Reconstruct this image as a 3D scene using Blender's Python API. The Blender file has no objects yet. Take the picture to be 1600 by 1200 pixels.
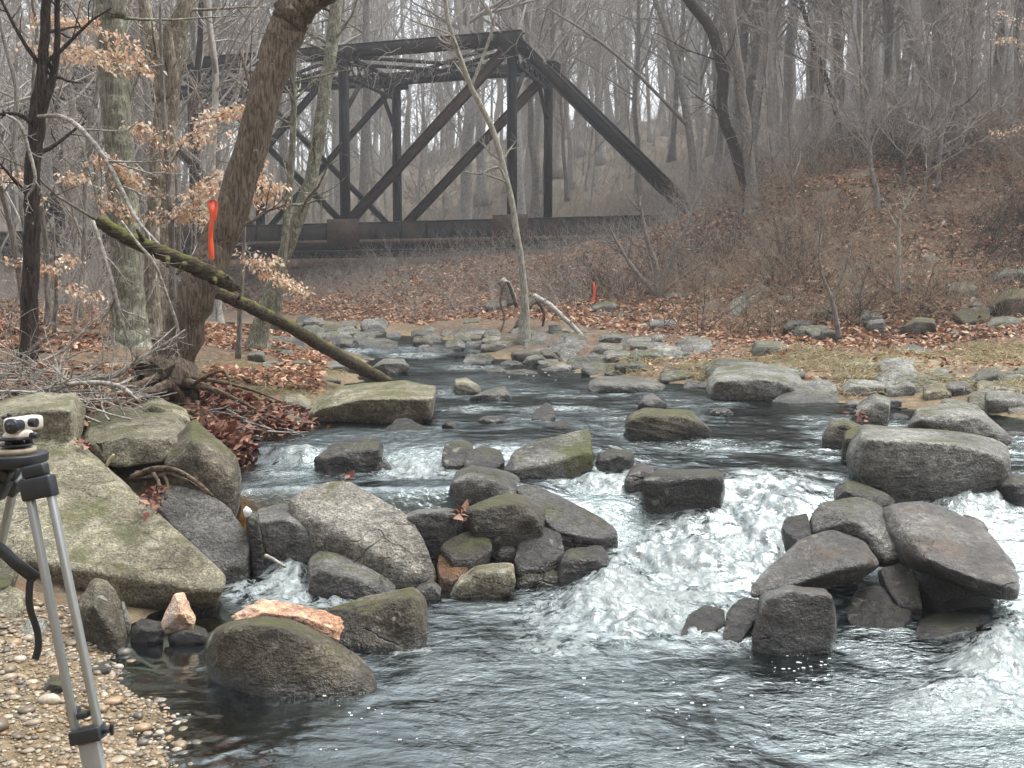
import bpy, bmesh, math, random
import numpy as np
from mathutils import Vector
random.seed(7); RNG = np.random.default_rng(11)
S = bpy.context.scene; COL = S.collection
PI = math.pi
# ------------------------------------------------------------------ camera maths
F = 1570.0; EYE = 1.75; PITCH = math.atan(130/1570)
CA, SA = math.cos(PITCH), math.sin(PITCH)
def ray(px, py):
    a, b = (px-800)/F, (600-py)/F
    return np.array([a, b*SA+CA, b*CA-SA])
def P(px, py, Y):
    d = ray(px, py); return np.array([0, 0, EYE]) + d*(Y/d[1])
def W(px, py, z):
    d = ray(px, py); return np.array([0, 0, EYE]) + d*((z-EYE)/d[2])
# ------------------------------------------------------------------ noise
def _h(i, j, k):
    n = (i*374761393 + j*668265263 + k*2147483647*3 + 974634777) & 0xffffffff
    n = ((n ^ (n >> 13))*1274126177) & 0xffffffff
    n = ((n ^ (n >> 16))*2246822519) & 0xffffffff
    return ((n ^ (n >> 15)) & 0xffffff)/float(0xffffff)
def vn(p):
    p = np.asarray(p, float); f = np.floor(p); i = f.astype(np.int64); t = p-f
    t = t*t*t*(t*(t*6-15)+10)
    x, y, z = i[:, 0], i[:, 1], i[:, 2]; a, b, c = t[:, 0], t[:, 1], t[:, 2]
    def L(u, v, w): return u+(v-u)*w
    r = L(L(L(_h(x,y,z), _h(x+1,y,z), a), L(_h(x,y+1,z), _h(x+1,y+1,z), a), b),
          L(L(_h(x,y,z+1), _h(x+1,y,z+1), a), L(_h(x,y+1,z+1), _h(x+1,y+1,z+1), a), b), c)
    return r*2-1
ROT = np.array([[.8, .6, 0], [-.48, .64, .6], [.36, -.48, .8]])
def fbm(p, o=4, g=.5):
    p = np.asarray(p, float); s = 0; a = 1; n = 0
    for k in range(o):
        s = s+a*vn(p+17.3*k); n += a; a *= g; p = (p@ROT)*2.03
    return s/n
def sstep(a, b, x):
    t = np.clip((x-a)/(b-a), 0, 1); return t*t*(3-2*t)
# ------------------------------------------------------------------ mesh helpers
def mk(name, V, FA, mat=None, parent=None, smooth=True, loc=None, attrs=None):
    """V (n,3); FA an array (m,3|4) or a list of such arrays."""
    V = np.asarray(V, float).reshape(-1, 3)
    if not isinstance(FA, list): FA = [FA]
    FA = [np.asarray(f, np.int64) for f in FA if len(f)]
    if loc is not None: V = V-np.asarray(loc)
    me = bpy.data.meshes.new(name)
    me.vertices.add(len(V)); me.vertices.foreach_set('co', V.astype(np.float32).ravel())
    loops = np.concatenate([f.ravel() for f in FA]); cnt = np.concatenate([np.full(len(f), f.shape[1]) for f in FA])
    st = np.concatenate([[0], np.cumsum(cnt)[:-1]])
    me.loops.add(len(loops)); me.loops.foreach_set('vertex_index', loops.astype(np.int32))
    me.polygons.add(len(cnt)); me.polygons.foreach_set('loop_start', st.astype(np.int32))
    me.update(calc_edges=True)
    if smooth: me.polygons.foreach_set('use_smooth', np.ones(len(cnt), bool))
    for k, v in (attrs or {}).items():
        v = np.asarray(v, np.float32)
        if v.ndim == 1:
            a = me.attributes.new(k, 'FLOAT', 'POINT'); a.data.foreach_set('value', v)
        else:
            a = me.attributes.new(k, 'FLOAT_VECTOR', 'POINT'); a.data.foreach_set('vector', v.ravel())
    if mat: me.materials.append(mat)
    o = bpy.data.objects.new(name, me); COL.objects.link(o)
    if parent is not None: o.parent = parent
    if loc is not None: o.location = Vector(loc)
    return o
def tag(o, label=None, cat=None, group=None, kind=None):
    if label: o['label'] = label
    if cat: o['category'] = cat
    if group: o['group'] = group
    if kind: o['kind'] = kind
    return o
def thing(name, label, cat, loc=(0, 0, 0), group=None):
    o = bpy.data.objects.new(name, None); COL.objects.link(o); o.location = Vector(loc); o.empty_display_size = .1
    return tag(o, label, cat, group)
def child(name, V, FA, mat, root, smooth=True, attrs=None):
    """a part given in world coordinates, parented to an unrotated root"""
    l = np.array(root.matrix_basis.translation); q = root.parent
    while q is not None: l = l+np.array(q.matrix_basis.translation); q = q.parent
    return mk(name, np.asarray(V)-l, FA, mat, root, smooth, None, attrs)
class B:
    """collects geometry"""
    def __init__(s): s.V = []; s.Q = []; s.T = []; s.n = 0
    def add(s, V, FA):
        V = np.asarray(V, float).reshape(-1, 3)
        for f in (FA if isinstance(FA, list) else [FA]):
            f = np.asarray(f, np.int64)
            if len(f) == 0: continue
            (s.Q if f.shape[1] == 4 else s.T).append(f+s.n)
        s.V.append(V); s.n += len(V); return s
    def get(s):
        return np.concatenate(s.V), [np.concatenate(x) for x in (s.Q, s.T) if x]
    def box(s, c, size, R=None):
        v = np.array([[x, y, z] for x in (-.5, .5) for y in (-.5, .5) for z in (-.5, .5)])*np.asarray(size)
        if R is not None: v = v@np.asarray(R).T
        return s.add(v+np.asarray(c), np.array([[0,1,3,2],[4,6,7,5],[0,4,5,1],[2,3,7,6],[0,2,6,4],[1,5,7,3]]))
    def bar(s, a, b, w, h, side=None):
        """box from a to b; w along the side vector, h along the third axis"""
        a, b = np.asarray(a, float), np.asarray(b, float); t = b-a; L = np.linalg.norm(t); t /= L
        sd = np.array([0, 0, 1.]) if side is None else np.asarray(side, float)
        if abs(sd@t) > .98: sd = np.array([1., 0, 0])
        sd = sd-t*(sd@t); sd /= np.linalg.norm(sd); n = np.cross(t, sd)
        return s.box((a+b)/2, (L, w, h), np.stack([t, sd, n], 1))
    def tube(s, pts, rad, sides=8, cap=True, nz=0, nf=6, seed=0):
        V, Fq = tubes(np.asarray(pts, float)[None], np.broadcast_to(np.asarray(rad, float), (len(pts),))[None], sides)
        if nz:
            k = len(pts); c = np.repeat(np.asarray(pts, float), sides, 0); d = V-c
            V = c+d*(1+nz*fbm(np.c_[d*nf, V[:, 2]*nf*.25][:, [0, 1, 3]]+V*nf*.35+seed*7.7, 4))[:, None]
        fl = [Fq]
        if cap:
            n = len(V); k = len(pts)
            V = np.concatenate([V, [pts[0]], [pts[-1]]])
            i = np.arange(sides); j = (i+1) % sides
            fl.append(np.stack([np.full(sides, n), j, i], 1)); q = (k-1)*sides
            fl.append(np.stack([np.full(sides, n+1), q+i, q+j], 1))
        return s.add(V, fl)
def tubes(PP, RR, sides=4):
    PP = np.asarray(PP, float); n, k, _ = PP.shape
    T = np.gradient(PP, axis=1); T /= np.linalg.norm(T, axis=2, keepdims=True)+1e-9
    ref = np.where(np.abs(T[:, :1, 2:3]) > .8, np.array([[[1., .13, 0]]]), np.array([[[.05, .1, 1.]]]))
    ref = np.broadcast_to(ref, T.shape)
    U = np.cross(T, ref); U /= np.linalg.norm(U, axis=2, keepdims=True)+1e-9; X = np.cross(T, U)
    a = np.arange(sides)*2*PI/sides
    V = PP[:, :, None]+RR[:, :, None, None]*(np.cos(a)[None, None, :, None]*U[:, :, None]+np.sin(a)[None, None, :, None]*X[:, :, None])
    i = np.arange(n)[:, None, None]*k*sides; j = np.arange(k-1)[None, :, None]*sides; m = np.arange(sides)[None, None]
    m2 = (m+1) % sides
    Fq = np.stack([i+j+m, i+j+m2, i+j+sides+m2, i+j+sides+m], -1).reshape(-1, 4)
    return V.reshape(-1, 3), Fq
def crom(pts, n):
    """Catmull-Rom resample of points (any dimension)"""
    p = np.asarray(pts, float); p = np.vstack([2*p[0]-p[1], p, 2*p[-1]-p[-2]]); m = len(p)-3
    t = np.linspace(0, m-1e-6, n); i = t.astype(int); f = (t-i)[:, None]
    a, b, c, d = p[i], p[i+1], p[i+2], p[i+3]
    return .5*((2*b)+(-a+c)*f+(2*a-5*b+4*c-d)*f*f+(-a+3*b-3*c+d)*f**3)
def kids(PP, RR, m, ratio, ang, k, up=.15, t0=.2, wander=.12, rr=.6, rng=RNG, tip=.35):
    """m child branches per parent polyline"""
    n, K, _ = PP.shape
    t = rng.uniform(t0, .98, (n, m))*(K-1); i = np.minimum(t.astype(int), K-2); f = (t-i)[..., None]
    I = np.arange(n)[:, None]
    p0 = PP[I, i]*(1-f)+PP[I, i+1]*f; T = PP[I, i+1]-PP[I, i]; T /= np.linalg.norm(T, axis=-1, keepdims=True)+1e-9
    r0 = (RR[I, i]*(1-f[..., 0])+RR[I, i+1]*f[..., 0])*rr
    L = np.linalg.norm(PP[:, -1]-PP[:, 0], axis=1)[:, None]*ratio*rng.uniform(.5, 1.2, (n, m))*(1.15-.5*t/(K-1))
    g = rng.normal(size=(n, m, 3)); g -= T*(g*T).sum(-1, keepdims=True); g /= np.linalg.norm(g, axis=-1, keepdims=True)+1e-9
    a = ang*rng.uniform(.7, 1.25, (n, m, 1)); d = T*np.cos(a)+g*np.sin(a)
    out = np.zeros((n, m, k, 3)); out[:, :, 0] = p0; st = (L/(k-1))[..., None]
    for q in range(1, k):
        d = d+rng.normal(size=d.shape)*wander; d[..., 2] += up/(k-1); d /= np.linalg.norm(d, axis=-1, keepdims=True)
        out[:, :, q] = out[:, :, q-1]+d*st
    R = r0[..., None]*np.linspace(1, tip, k)
    return out.reshape(n*m, k, 3), R.reshape(n*m, k)
# ------------------------------------------------------------------ materials
def newmat(name):
    m = bpy.data.materials.new(name); m.use_nodes = True; nt = m.node_tree; nt.nodes.clear()
    return m, nt
class N:
    def __init__(s, name):
        s.m, s.t = newmat(name); s.out = s.n('ShaderNodeOutputMaterial')
    def n(s, kind, **kw):
        x = s.t.nodes.new(kind)
        for k, v in kw.items(): setattr(x, k, v)
        return x
    def l(s, a, b): s.t.links.new(a, b)
    def put(s, sock, v):
        if isinstance(v, bpy.types.NodeSocket): s.l(v, sock)
        elif isinstance(v, (tuple, list)) and len(v) == 3 and sock.type == 'RGBA': sock.default_value = (*v, 1)
        else: sock.default_value = v
    def pos(s): return s.n('ShaderNodeNewGeometry').outputs['Position']
    def obj(s): return s.n('ShaderNodeTexCoord').outputs['Object']
    def scaled(s, vec, sc):
        x = s.n('ShaderNodeMapping'); s.l(vec, x.inputs[0]); x.inputs['Scale'].default_value = sc; return x.outputs[0]
    def noise(s, vec, sc, det=5, rough=.55, dist=0):
        x = s.n('ShaderNodeTexNoise'); s.put(x.inputs['Vector'], vec)
        x.inputs['Scale'].default_value = sc; x.inputs['Detail'].default_value = det
        x.inputs['Roughness'].default_value = rough; x.inputs['Distortion'].default_value = dist
        return x.outputs['Fac']
    def voro(s, vec, sc, feat='F1', out='Distance'):
        x = s.n('ShaderNodeTexVoronoi', feature=feat); s.put(x.inputs['Vector'], vec); x.inputs['Scale'].default_value = sc
        return x.outputs[out]
    def ramp(s, fac, stops, interp='LINEAR'):
        x = s.n('ShaderNodeValToRGB'); s.put(x.inputs[0], fac); cr = x.color_ramp; cr.interpolation = interp
        while len(cr.elements) < len(stops): cr.elements.new(.5)
        for e, (p, c) in zip(cr.elements, stops):
            e.position = p; e.color = (*c, 1) if not isinstance(c, (int, float)) else (c, c, c, 1)
        return x.outputs[0]
    def mix(s, fac, a, b, mode='MIX'):
        x = s.n('ShaderNodeMix', data_type='RGBA', blend_type=mode); x.clamp_factor = True
        s.put(x.inputs[0], fac); s.put(x.inputs[6], a); s.put(x.inputs[7], b); return x.outputs[2]
    def math(s, op, a, b=0., c=0., clamp=False):
        x = s.n('ShaderNodeMath', operation=op); x.use_clamp = clamp
        s.put(x.inputs[0], a); s.put(x.inputs[1], b); s.put(x.inputs[2], c); return x.outputs[0]
    def smooth(s, v, a, b):
        x = s.n('ShaderNodeMapRange', interpolation_type='SMOOTHSTEP'); s.put(x.inputs[0], v)
        x.inputs[1].default_value = a; x.inputs[2].default_value = b; return x.outputs[0]
    def attr(s, name, out='Fac'): return s.n('ShaderNodeAttribute', attribute_name=name).outputs[out]
    def nz(s):
        x = s.n('ShaderNodeSeparateXYZ'); s.l(s.n('ShaderNodeNewGeometry').outputs['Normal'], x.inputs[0]); return x.outputs[2]
    def isl(s): return s.n('ShaderNodeNewGeometry').outputs['Random Per Island']
    def rnd(s): return s.n('ShaderNodeObjectInfo').outputs['Random']
    def bump(s, h, st=.5, dist=.02, nrm=None):
        x = s.n('ShaderNodeBump'); s.put(x.inputs['Height'], h); x.inputs['Strength'].default_value = st; x.inputs['Distance'].default_value = dist
        if nrm is not None: s.l(nrm, x.inputs['Normal'])
        return x.outputs[0]
    def bsdf(s, col, rough=.8, spec=.5, nrm=None, metal=0., **kw):
        x = s.n('ShaderNodeBsdfPrincipled'); s.put(x.inputs['Base Color'], col); s.put(x.inputs['Roughness'], rough)
        s.put(x.inputs['Metallic'], metal); s.put(x.inputs['Specular IOR Level'], spec)
        for k, v in kw.items(): s.put(x.inputs[k], v)
        if nrm is not None: s.l(nrm, x.inputs['Normal'])
        return x.outputs[0]
    def done(s, sh): s.l(sh, s.out.inputs['Surface']); return s.m

def rock_mat(name, c1, c2, c3, lichen=.3, moss=.3, rough=.75, mosscol=(.075, .08, .018), lich=(.34, .35, .27), spec=.35, stain=None, spk=1.):
    m = N(name); p = m.pos()
    a = m.noise(p, 2.3, 7, .62); c = m.ramp(a, [(.3, c1), (.5, c2), (.72, c3)])
    g = m.noise(p, 70, 3, .7); c = m.mix(.75*spk, c, m.ramp(g, [(.32, .12), (.5, .52), (.68, 1.)]), 'OVERLAY')
    bl = m.noise(p, 19, 5, .7, .4); c = m.mix(.7, c, m.ramp(bl, [(.34, .2), (.5, .52), (.66, .85)]), 'OVERLAY')
    pit = m.smooth(m.voro(p, 26), .0, .16); c = m.mix(m.math('MULTIPLY', m.math('SUBTRACT', 1., pit), m.smooth(m.noise(p, 5, 3), .5, .62)), c, tuple(x*.35 for x in c1))
    st = m.noise(m.scaled(p, (1.2, 1.2, 5)), 3, 4, .6, .6); c = m.mix(.6, c, m.ramp(st, [(.32, .3), (.5, .55), (.7, .75)]), 'OVERLAY')
    if stain: c = m.mix(m.smooth(m.noise(p, 4.2, 5, .7), .5, .66), c, stain)
    wv_ = m.n('ShaderNodeVectorMath', operation='ADD'); m.l(p, wv_.inputs[0]); wn = m.n('ShaderNodeTexNoise'); m.l(p, wn.inputs['Vector']); wn.inputs['Scale'].default_value = 3.5; wn.inputs['Detail'].default_value = 4
    ws = m.n('ShaderNodeVectorMath', operation='SCALE'); m.l(wn.outputs['Color'], ws.inputs[0]); ws.inputs['Scale'].default_value = .35; m.l(ws.outputs[0], wv_.inputs[1])
    crk = m.math('MULTIPLY', m.math('SUBTRACT', 1., m.smooth(m.voro(m.scaled(wv_.outputs[0], (.8, .8, 2.2)), 1.7, 'DISTANCE_TO_EDGE'), .0, .022)), m.smooth(m.noise(p, 2.1, 3), .5, .64))
    c = m.mix(m.math('MULTIPLY', crk, .42), c, tuple(x*.25 for x in c1))
    tone = m.noise(p, .9, 4, .6); c = m.mix(.6, c, m.ramp(tone, [(.32, .28), (.5, .5), (.68, .78)]), 'OVERLAY')
    if lichen:
        sp_ = m.math('MULTIPLY', m.math('SUBTRACT', 1., m.smooth(m.voro(wv_.outputs[0], 7), .16, .24)), m.smooth(m.noise(p, 2.7, 3), .5, .6)); c = m.mix(m.math('MULTIPLY', sp_, .55), c, lich)
        lv = m.smooth(m.noise(p, 14, 5, .75), .62-.16*lichen, .72-.12*lichen)
        lp = m.smooth(m.noise(p, 1.7, 3), .36, .62)
        c = m.mix(m.math('MULTIPLY', m.math('MULTIPLY', lv, lp), .75), c, lich)
    mm = m.math('ADD', m.smooth(m.math('ADD', m.math('MULTIPLY', m.nz(), .55), m.noise(p, 3.1, 6, .7)), 1.02-.3*moss, 1.22-.3*moss), m.attr('moss'), clamp=True) if moss else m.attr('moss')
    mtex = m.mix(m.noise(p, 45, 4, .7), tuple(x*.5 for x in mosscol), tuple(x*1.5 for x in mosscol))
    c = m.mix(m.math('MULTIPLY', mm, .85), c, mtex)
    w = m.attr('wet'); c = m.mix(m.math('MULTIPLY', w, .82), c, m.mix(1., c, (.27, .26, .245), 'MULTIPLY'))  # wet mask darkens damp stone, and paints shade on lower fronts
    rg = m.math('SUBTRACT', rough, m.math('MULTIPLY', w, rough-.22), clamp=True)
    h = m.math('ADD', m.math('SUBTRACT', m.math('MULTIPLY', g, .4), m.math('MULTIPLY', crk, .5)), m.math('ADD', m.math('MULTIPLY', bl, 1.1), m.math('MULTIPLY', st, .9)))
    return m.done(m.bsdf(c, rg, m.math('ADD', spec, m.math('MULTIPLY', w, .35)), m.bump(h, .9, .04)))
MAT = {}
MAT['olive'] = rock_mat('stone_olive', (.1, .088, .056), (.195, .178, .122), (.3, .283, .205), .6, .2, mosscol=(.09, .095, .03))
MAT['coarse'] = rock_mat('stone_coarse', (.09, .083, .068), (.17, .158, .132), (.26, .247, .21), .3, .05)
MAT['grey'] = rock_mat('stone_grey', (.055, .055, .052), (.125, .12, .108), (.2, .195, .175), .4, .15)
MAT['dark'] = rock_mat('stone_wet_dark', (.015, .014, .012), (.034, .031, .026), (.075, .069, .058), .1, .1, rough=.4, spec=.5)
MAT['brown'] = rock_mat('stone_wet_brown', (.045, .042, .037), (.1, .094, .083), (.185, .176, .157), .15, 0, rough=.36, spec=.6, stain=(.12, .09, .062))
MAT['mossy'] = rock_mat('stone_mossy', (.03, .026, .018), (.075, .064, .044), (.15, .132, .095), .3, .3, rough=.7)
MAT['pale'] = rock_mat('stone_pale', (.085, .086, .076), (.165, .165, .145), (.26, .26, .225), .6, .05, lich=(.36, .37, .3))
MAT['bank'] = rock_mat('stone_bank', (.04, .041, .033), (.092, .093, .075), (.17, .17, .136), .4, .15)
MAT['quartz'] = rock_mat('stone_quartz', (.42, .21, .11), (.56, .36, .23), (.72, .56, .42), 0, 0, rough=.5, stain=(.55, .46, .38), spk=.6)
MAT['ochre'] = rock_mat('stone_ochre', (.1, .05, .025), (.2, .1, .045), (.3, .19, .11), 0, .1, rough=.45)

def bark(name, c1, c2, moss=0., lich=0., fis=1., mosscol=(.06, .075, .018), lc=(.3, .31, .24), sc=(1, 1, .14), mz=0.):
    m = N(name); p = m.pos()
    f = m.noise(m.scaled(p, sc), 55, 4, .65, .3); g = m.noise(p, 6, 5, .6)
    c = m.mix(m.smooth(f, .38, .62), c1, c2); c = m.mix(.5, c, m.ramp(g, [(.3, .3), (.7, .75)]), 'OVERLAY')
    c = m.mix(m.math('MULTIPLY', m.rnd(), .3), c, m.mix(1., c, (.55, .52, .5), 'MULTIPLY'))
    if lich: c = m.mix(m.smooth(m.noise(p, 9, 5, .75), .66-.25*lich, .72-.2*lich), c, lc)
    if moss: c = m.mix(m.smooth(m.math('ADD', m.noise(m.scaled(p, (1, 1, .35)), 4, 6, .7), m.math('MULTIPLY', m.nz(), mz)), .68-.3*moss, .78-.25*moss), c, m.mix(m.noise(p, 40, 4, .7), tuple(x*.5 for x in mosscol), tuple(x*1.5 for x in mosscol)))
    return m.done(m.bsdf(c, .9, .2, m.bump(f, .9*fis, .02)))
MAT['bark_lean'] = bark('bark_ridged_brown', (.075, .058, .042), (.2, .16, .12), .3, .1)
MAT['bark_dark'] = bark('bark_dark', (.02, .016, .014), (.07, .055, .045), .05, .1)
MAT['bark_lichen'] = bark('bark_lichen', (.1, .098, .075), (.24, .235, .18), .35, .55, .5, lc=(.3, .32, .23))
MAT['bark_grey'] = bark('bark_grey', (.12, .11, .098), (.27, .25, .22), 0, .3, .5)
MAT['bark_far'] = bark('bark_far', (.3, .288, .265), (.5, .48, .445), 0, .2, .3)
MAT['bark_pale'] = bark('bark_pale', (.2, .19, .15), (.38, .37, .31), .2, .4, .4, lc=(.42, .43, .36))
MAT['bark_mottle'] = bark('bark_mottled', (.13, .1, .07), (.3, .27, .21), 0, .5, .5, lc=(.42, .4, .32))
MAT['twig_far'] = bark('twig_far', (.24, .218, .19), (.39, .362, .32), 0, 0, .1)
MAT['twig_red'] = bark('twig_reddish', (.19, .145, .1), (.38, .3, .22), 0, 0, .1)
MAT['dead'] = bark('dead_wood', (.2, .185, .16), (.42, .4, .36), 0, .1, .6, sc=(.5, .5, .5))
MAT['log'] = bark('log_mossy', (.03, .024, .016), (.11, .09, .055), .35, .12, 1.4, mosscol=(.11, .115, .03), sc=(.2, .5, 1), mz=.22)
MAT['root'] = bark('root_bark', (.055, .042, .03), (.17, .13, .09), .35, .1, 1.2, sc=(.4, .4, .5))

def plain(name, c, rough=.5, metal=0., spec=.5, var=.25, sc=20, bump=.1):
    m = N(name); p = m.obj(); g = m.noise(p, sc, 4, .6)
    cc = m.mix(g, tuple(x*(1-var) for x in c), tuple(min(1, x*(1+var)) for x in c))
    return m.done(m.bsdf(cc, rough, spec, m.bump(g, bump, .002), metal))
MAT['alu'] = plain('aluminium_grey', (.36, .38, .37), .38, .55, var=.08)
MAT['black'] = plain('black_plastic', (.022, .026, .03), .45)
MAT['cream'] = plain('cream_paint', (.62, .57, .48), .4, var=.06)
MAT['tan_metal'] = plain('tan_metal', (.3, .25, .17), .5, var=.1)
MAT['glass'] = plain('lens_glass', (.01, .012, .016), .05, spec=.8, var=.1, bump=0)
MAT['orange'] = plain('orange_tape', (.85, .11, .04), .45, var=.12, sc=8)
MAT['white'] = plain('white_plastic', (.8, .8, .82), .4, var=.05)
def steel():
    m = N('rusted_steel'); p = m.pos()
    a = m.noise(m.scaled(p, (1, 1, .5)), 1.1, 7, .7); b = m.noise(p, 9, 5, .65)
    c = m.ramp(a, [(.32, (.014, .016, .017)), (.5, (.028, .028, .027)), (.62, (.055, .04, .032)), (.78, (.1, .06, .042))])
    c = m.mix(m.smooth(b, .6, .75), c, (.1, .085, .07))
    return m.done(m.bsdf(c, .8, .12, m.bump(b, .4, .02)))
MAT['steel'] = steel()
def rusty():
    m = N('brown_rust'); p = m.pos(); b = m.noise(p, 5, 6, .7)
    return m.done(m.bsdf(m.ramp(b, [(.3, (.03, .022, .018)), (.55, (.07, .045, .033)), (.75, (.12, .078, .055))]), .85, .2, m.bump(b, .4, .02)))
MAT['rust'] = rusty()
def leafm(name, stops, tr=.2):
    m = N(name); c = m.ramp(m.isl(), stops, 'CONSTANT'); c = m.mix(.35, c, m.ramp(m.noise(m.pos(), 60, 2), [(.3, .3), (.7, .8)]), 'OVERLAY')
    d = m.bsdf(c, .6, .3); t = m.n('ShaderNodeBsdfTranslucent'); m.l(c, t.inputs[0])
    x = m.n('ShaderNodeMixShader'); x.inputs[0].default_value = tr; m.l(d, x.inputs[1]); m.l(t.outputs[0], x.inputs[2])
    return m.done(x.outputs[0])
MAT['litter'] = leafm('dead_leaf', [(0, (.25, .105, .055)), (.18, (.34, .18, .1)), (.36, (.12, .06, .04)), (.5, (.42, .27, .165)), (.65, (.29, .14, .08)), (.78, (.5, .37, .25)), (.92, (.06, .04, .028))])
MAT['beech'] = leafm('beech_leaf', [(0, (.6, .4, .26)), (.2, (.74, .58, .43)), (.4, (.52, .3, .17)), (.52, (.82, .7, .55)), (.75, (.62, .46, .32)), (.9, (.4, .25, .16))], .35)
MAT['wetleaf'] = leafm('wet_leaf', [(0, (.14, .055, .036)), (.25, (.2, .09, .055)), (.5, (.08, .038, .028)), (.68, (.28, .16, .1)), (.85, (.17, .06, .04))], .1)
MAT['straw'] = leafm('dry_straw', [(0, (.4, .32, .18)), (.3, (.5, .42, .26)), (.6, (.3, .25, .13)), (.85, (.22, .24, .08))], .2)
def pebble():
    m = N('pebble'); c = m.ramp(m.isl(), [(0, (.22, .17, .11)), (.14, (.13, .1, .07)), (.28, (.3, .25, .18)), (.4, (.2, .135, .075)), (.52, (.1, .09, .072)), (.64, (.24, .2, .145)), (.76, (.4, .35, .27)), (.84, (.17, .135, .085)), (.93, (.27, .185, .105))], 'CONSTANT')
    p = m.pos(); g = m.noise(p, 60, 4, .65); c = m.mix(.5, c, m.ramp(g, [(.3, .25), (.7, .8)]), 'OVERLAY')
    return m.done(m.bsdf(c, .42, .5, m.bump(g, .3, .004)))
MAT['pebble'] = pebble()
# ------------------------------------------------------------------ terrain
CP = np.array([
 # lower pool bed
 (0,3,-.35),(1.5,3,-.5),(3,3.5,-.5),(.5,5,-.45),(2,5,-.5),(3.5,5,-.4),(-.7,4.2,-.12),(-.85,3.4,-.05),(-1.15,3.6,-.03),(-.45,3.3,-.11),(-1.0,4.05,-.055),(-.8,3.8,-.065),(0,1.5,-.2),(2,1,-.4),(-1.45,4.6,-.08),(-1.5,3.6,.03),
 (-1.95,4.2,.07),(-2.1,3.4,.1),(-1.75,3.0,.06),(-2.6,4.4,.16),(-1.5,2.2,.08),(-1,1.2,.05),(0,-1,.1),(-3,0,.4),(3,-1,-.2),(-2.9,3,.25),(-1.55,5.1,-.1),
 # rapid
 (.5,6.5,-.15),(1.5,6.8,-.05),(2.5,6.5,-.1),(4,6.5,-.2),(-1.3,6.0,-.15),(-.4,6,-.1),(0,8,.1),(2,8,.1),(4,8,.15),(-1.5,8,.2),(0,11,.25),(2,11,.25),(-1,13,.3),(1,13.2,.4),(-1,17,.4),(-1.6,20,.5),(-3.5,22.5,.62),(-5.5,26,.7),(-8,30,.75),(-12,34,.8),(-18,40,.9),
 # left bank
 (-2.25,8.3,.58),(-2.15,10.5,.62),(-2.15,12,.66),(-2.5,14,.76),(-3.3,18,.85),(-4.6,21,.95),(-7.6,26,1.1),(-11.5,30,1.2),
 (-3.06,9.06,1.0),(-2.75,9.6,.9),(-2.7,11,.85),(-4.5,9,1.08),(-6,9,1.15),(-6,14,1.35),(-4.5,14,1.15),(-10,14,1.5),(-10,20,1.65),(-7,18,1.35),(-16,22,1.85),(-18,30,1.9),(-20,16,1.9),
 (-6,6,1.0),(-10,8,1.3),(-4,6.5,.85),(-3.4,5.6,.5),(-3,4.6,.25),(-5,4,.6),(-4,2,.5),(-8,2,.9),(-2.2,5.6,.05),(-1.8,6.4,0),(-2.4,6.9,.4),(-2.9,7.8,.8),
 # right bar
 (3.5,10.8,.58),(3.3,12.2,.72),(1.6,14.4,.72),(.6,17.5,.8),(-.3,20,.92),(-1.4,23,1.08),(-3,28,1.18),(-6,33,1.25),(-10,38,1.3),
 (4.6,18,.98),(8,18,1.02),(5.5,12,.8),(8,14,.9),(5,15,.9),(2.5,18,.95),(1.5,22,1.1),(5.4,10,.66),(7,8.5,.75),(9,7,.95),(4.4,8.6,.25),(4.9,7,.1),(5.8,5,-.1),(6.6,6.4,.4),(8,4,.5),(8,1,.6),(3.3,9.4,.3),
 # right slope
 (9,20.2,1.37),(12,20.6,1.75),(5,20.5,1.15),(11,24.5,2.84),(12.5,28,4.8),(13.8,31,6.3),(7.3,25.5,2.9),(6.2,21.6,1.55),(8.6,30,5.2),(7.4,33.5,5.0),(6.2,33,4.4),(6.4,37,4.6),(5.3,28,2.65),(4.4,23,1.45),(3.2,34,3.5),(2.4,25,1.6),(-1.8,29,1.4),(-2.4,37,3.3),(0,34,2.9),(-4.8,38,2.9),(-3.8,31,1.4),(-9.2,44,3.1),(-10,40,1.7),(9.5,38,6.6),(17,40,9.4),(15,25,4.3),(16.5,29,6.6),
 (1,46,3.4),(0,55,5.6),(-10,60,6.0),(10,50,7.6),(0,80,13),(0,110,19),(0,140,23.5),(-30,60,4.6),(-30,90,9),(-40,120,14),(-20,45,2.3),(20,45,10),(25,60,13),(30,80,17),(45,60,18),(20,30,6.3),(18,22,4.0),(14,19,2.0),(20,16,2.5),(30,20,7),(40,100,23),(60,140,27),(-60,140,18),(0,200,25),(80,220,28),(-80,220,20),(-60,60,5),(-50,20,3),(60,20,14),(-30,0,4),(30,0,6),(0,-12,.2),(-12,-10,1.5),(12,-10,2),(0,-24,8),(-22,-18,11),(22,-18,12),(0,-42,21),(-40,-36,24),(40,-36,24),(0,-75,38),(-70,-60,40),(70,-60,40),(-80,0,18),(80,0,22),  # points behind the viewpoint: unseen hill, shaped to block low sky light
])
def _fit():
    n = len(CP); D = np.linalg.norm(CP[:, None, :2]-CP[None, :, :2], axis=2)
    A = np.zeros((n+3, n+3)); A[:n, :n] = -D-np.eye(n)*.04; A[:n, n] = 1; A[:n, n+1:] = CP[:, :2]; A[n:, :n] = A[:n, n:].T
    return np.linalg.solve(A, np.r_[CP[:, 2], 0, 0, 0])
RB = _fit()
def ground0(X, Y):
    q = np.stack([np.ravel(X), np.ravel(Y)], 1); out = np.zeros(len(q)); n = len(CP)
    for i in range(0, len(q), 20000):
        s = q[i:i+20000]; D = np.sqrt(((s[:, None]-CP[None, :, :2])**2).sum(2))
        out[i:i+20000] = -D@RB[:n]+RB[n]+s@RB[n+1:]
    return out
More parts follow.
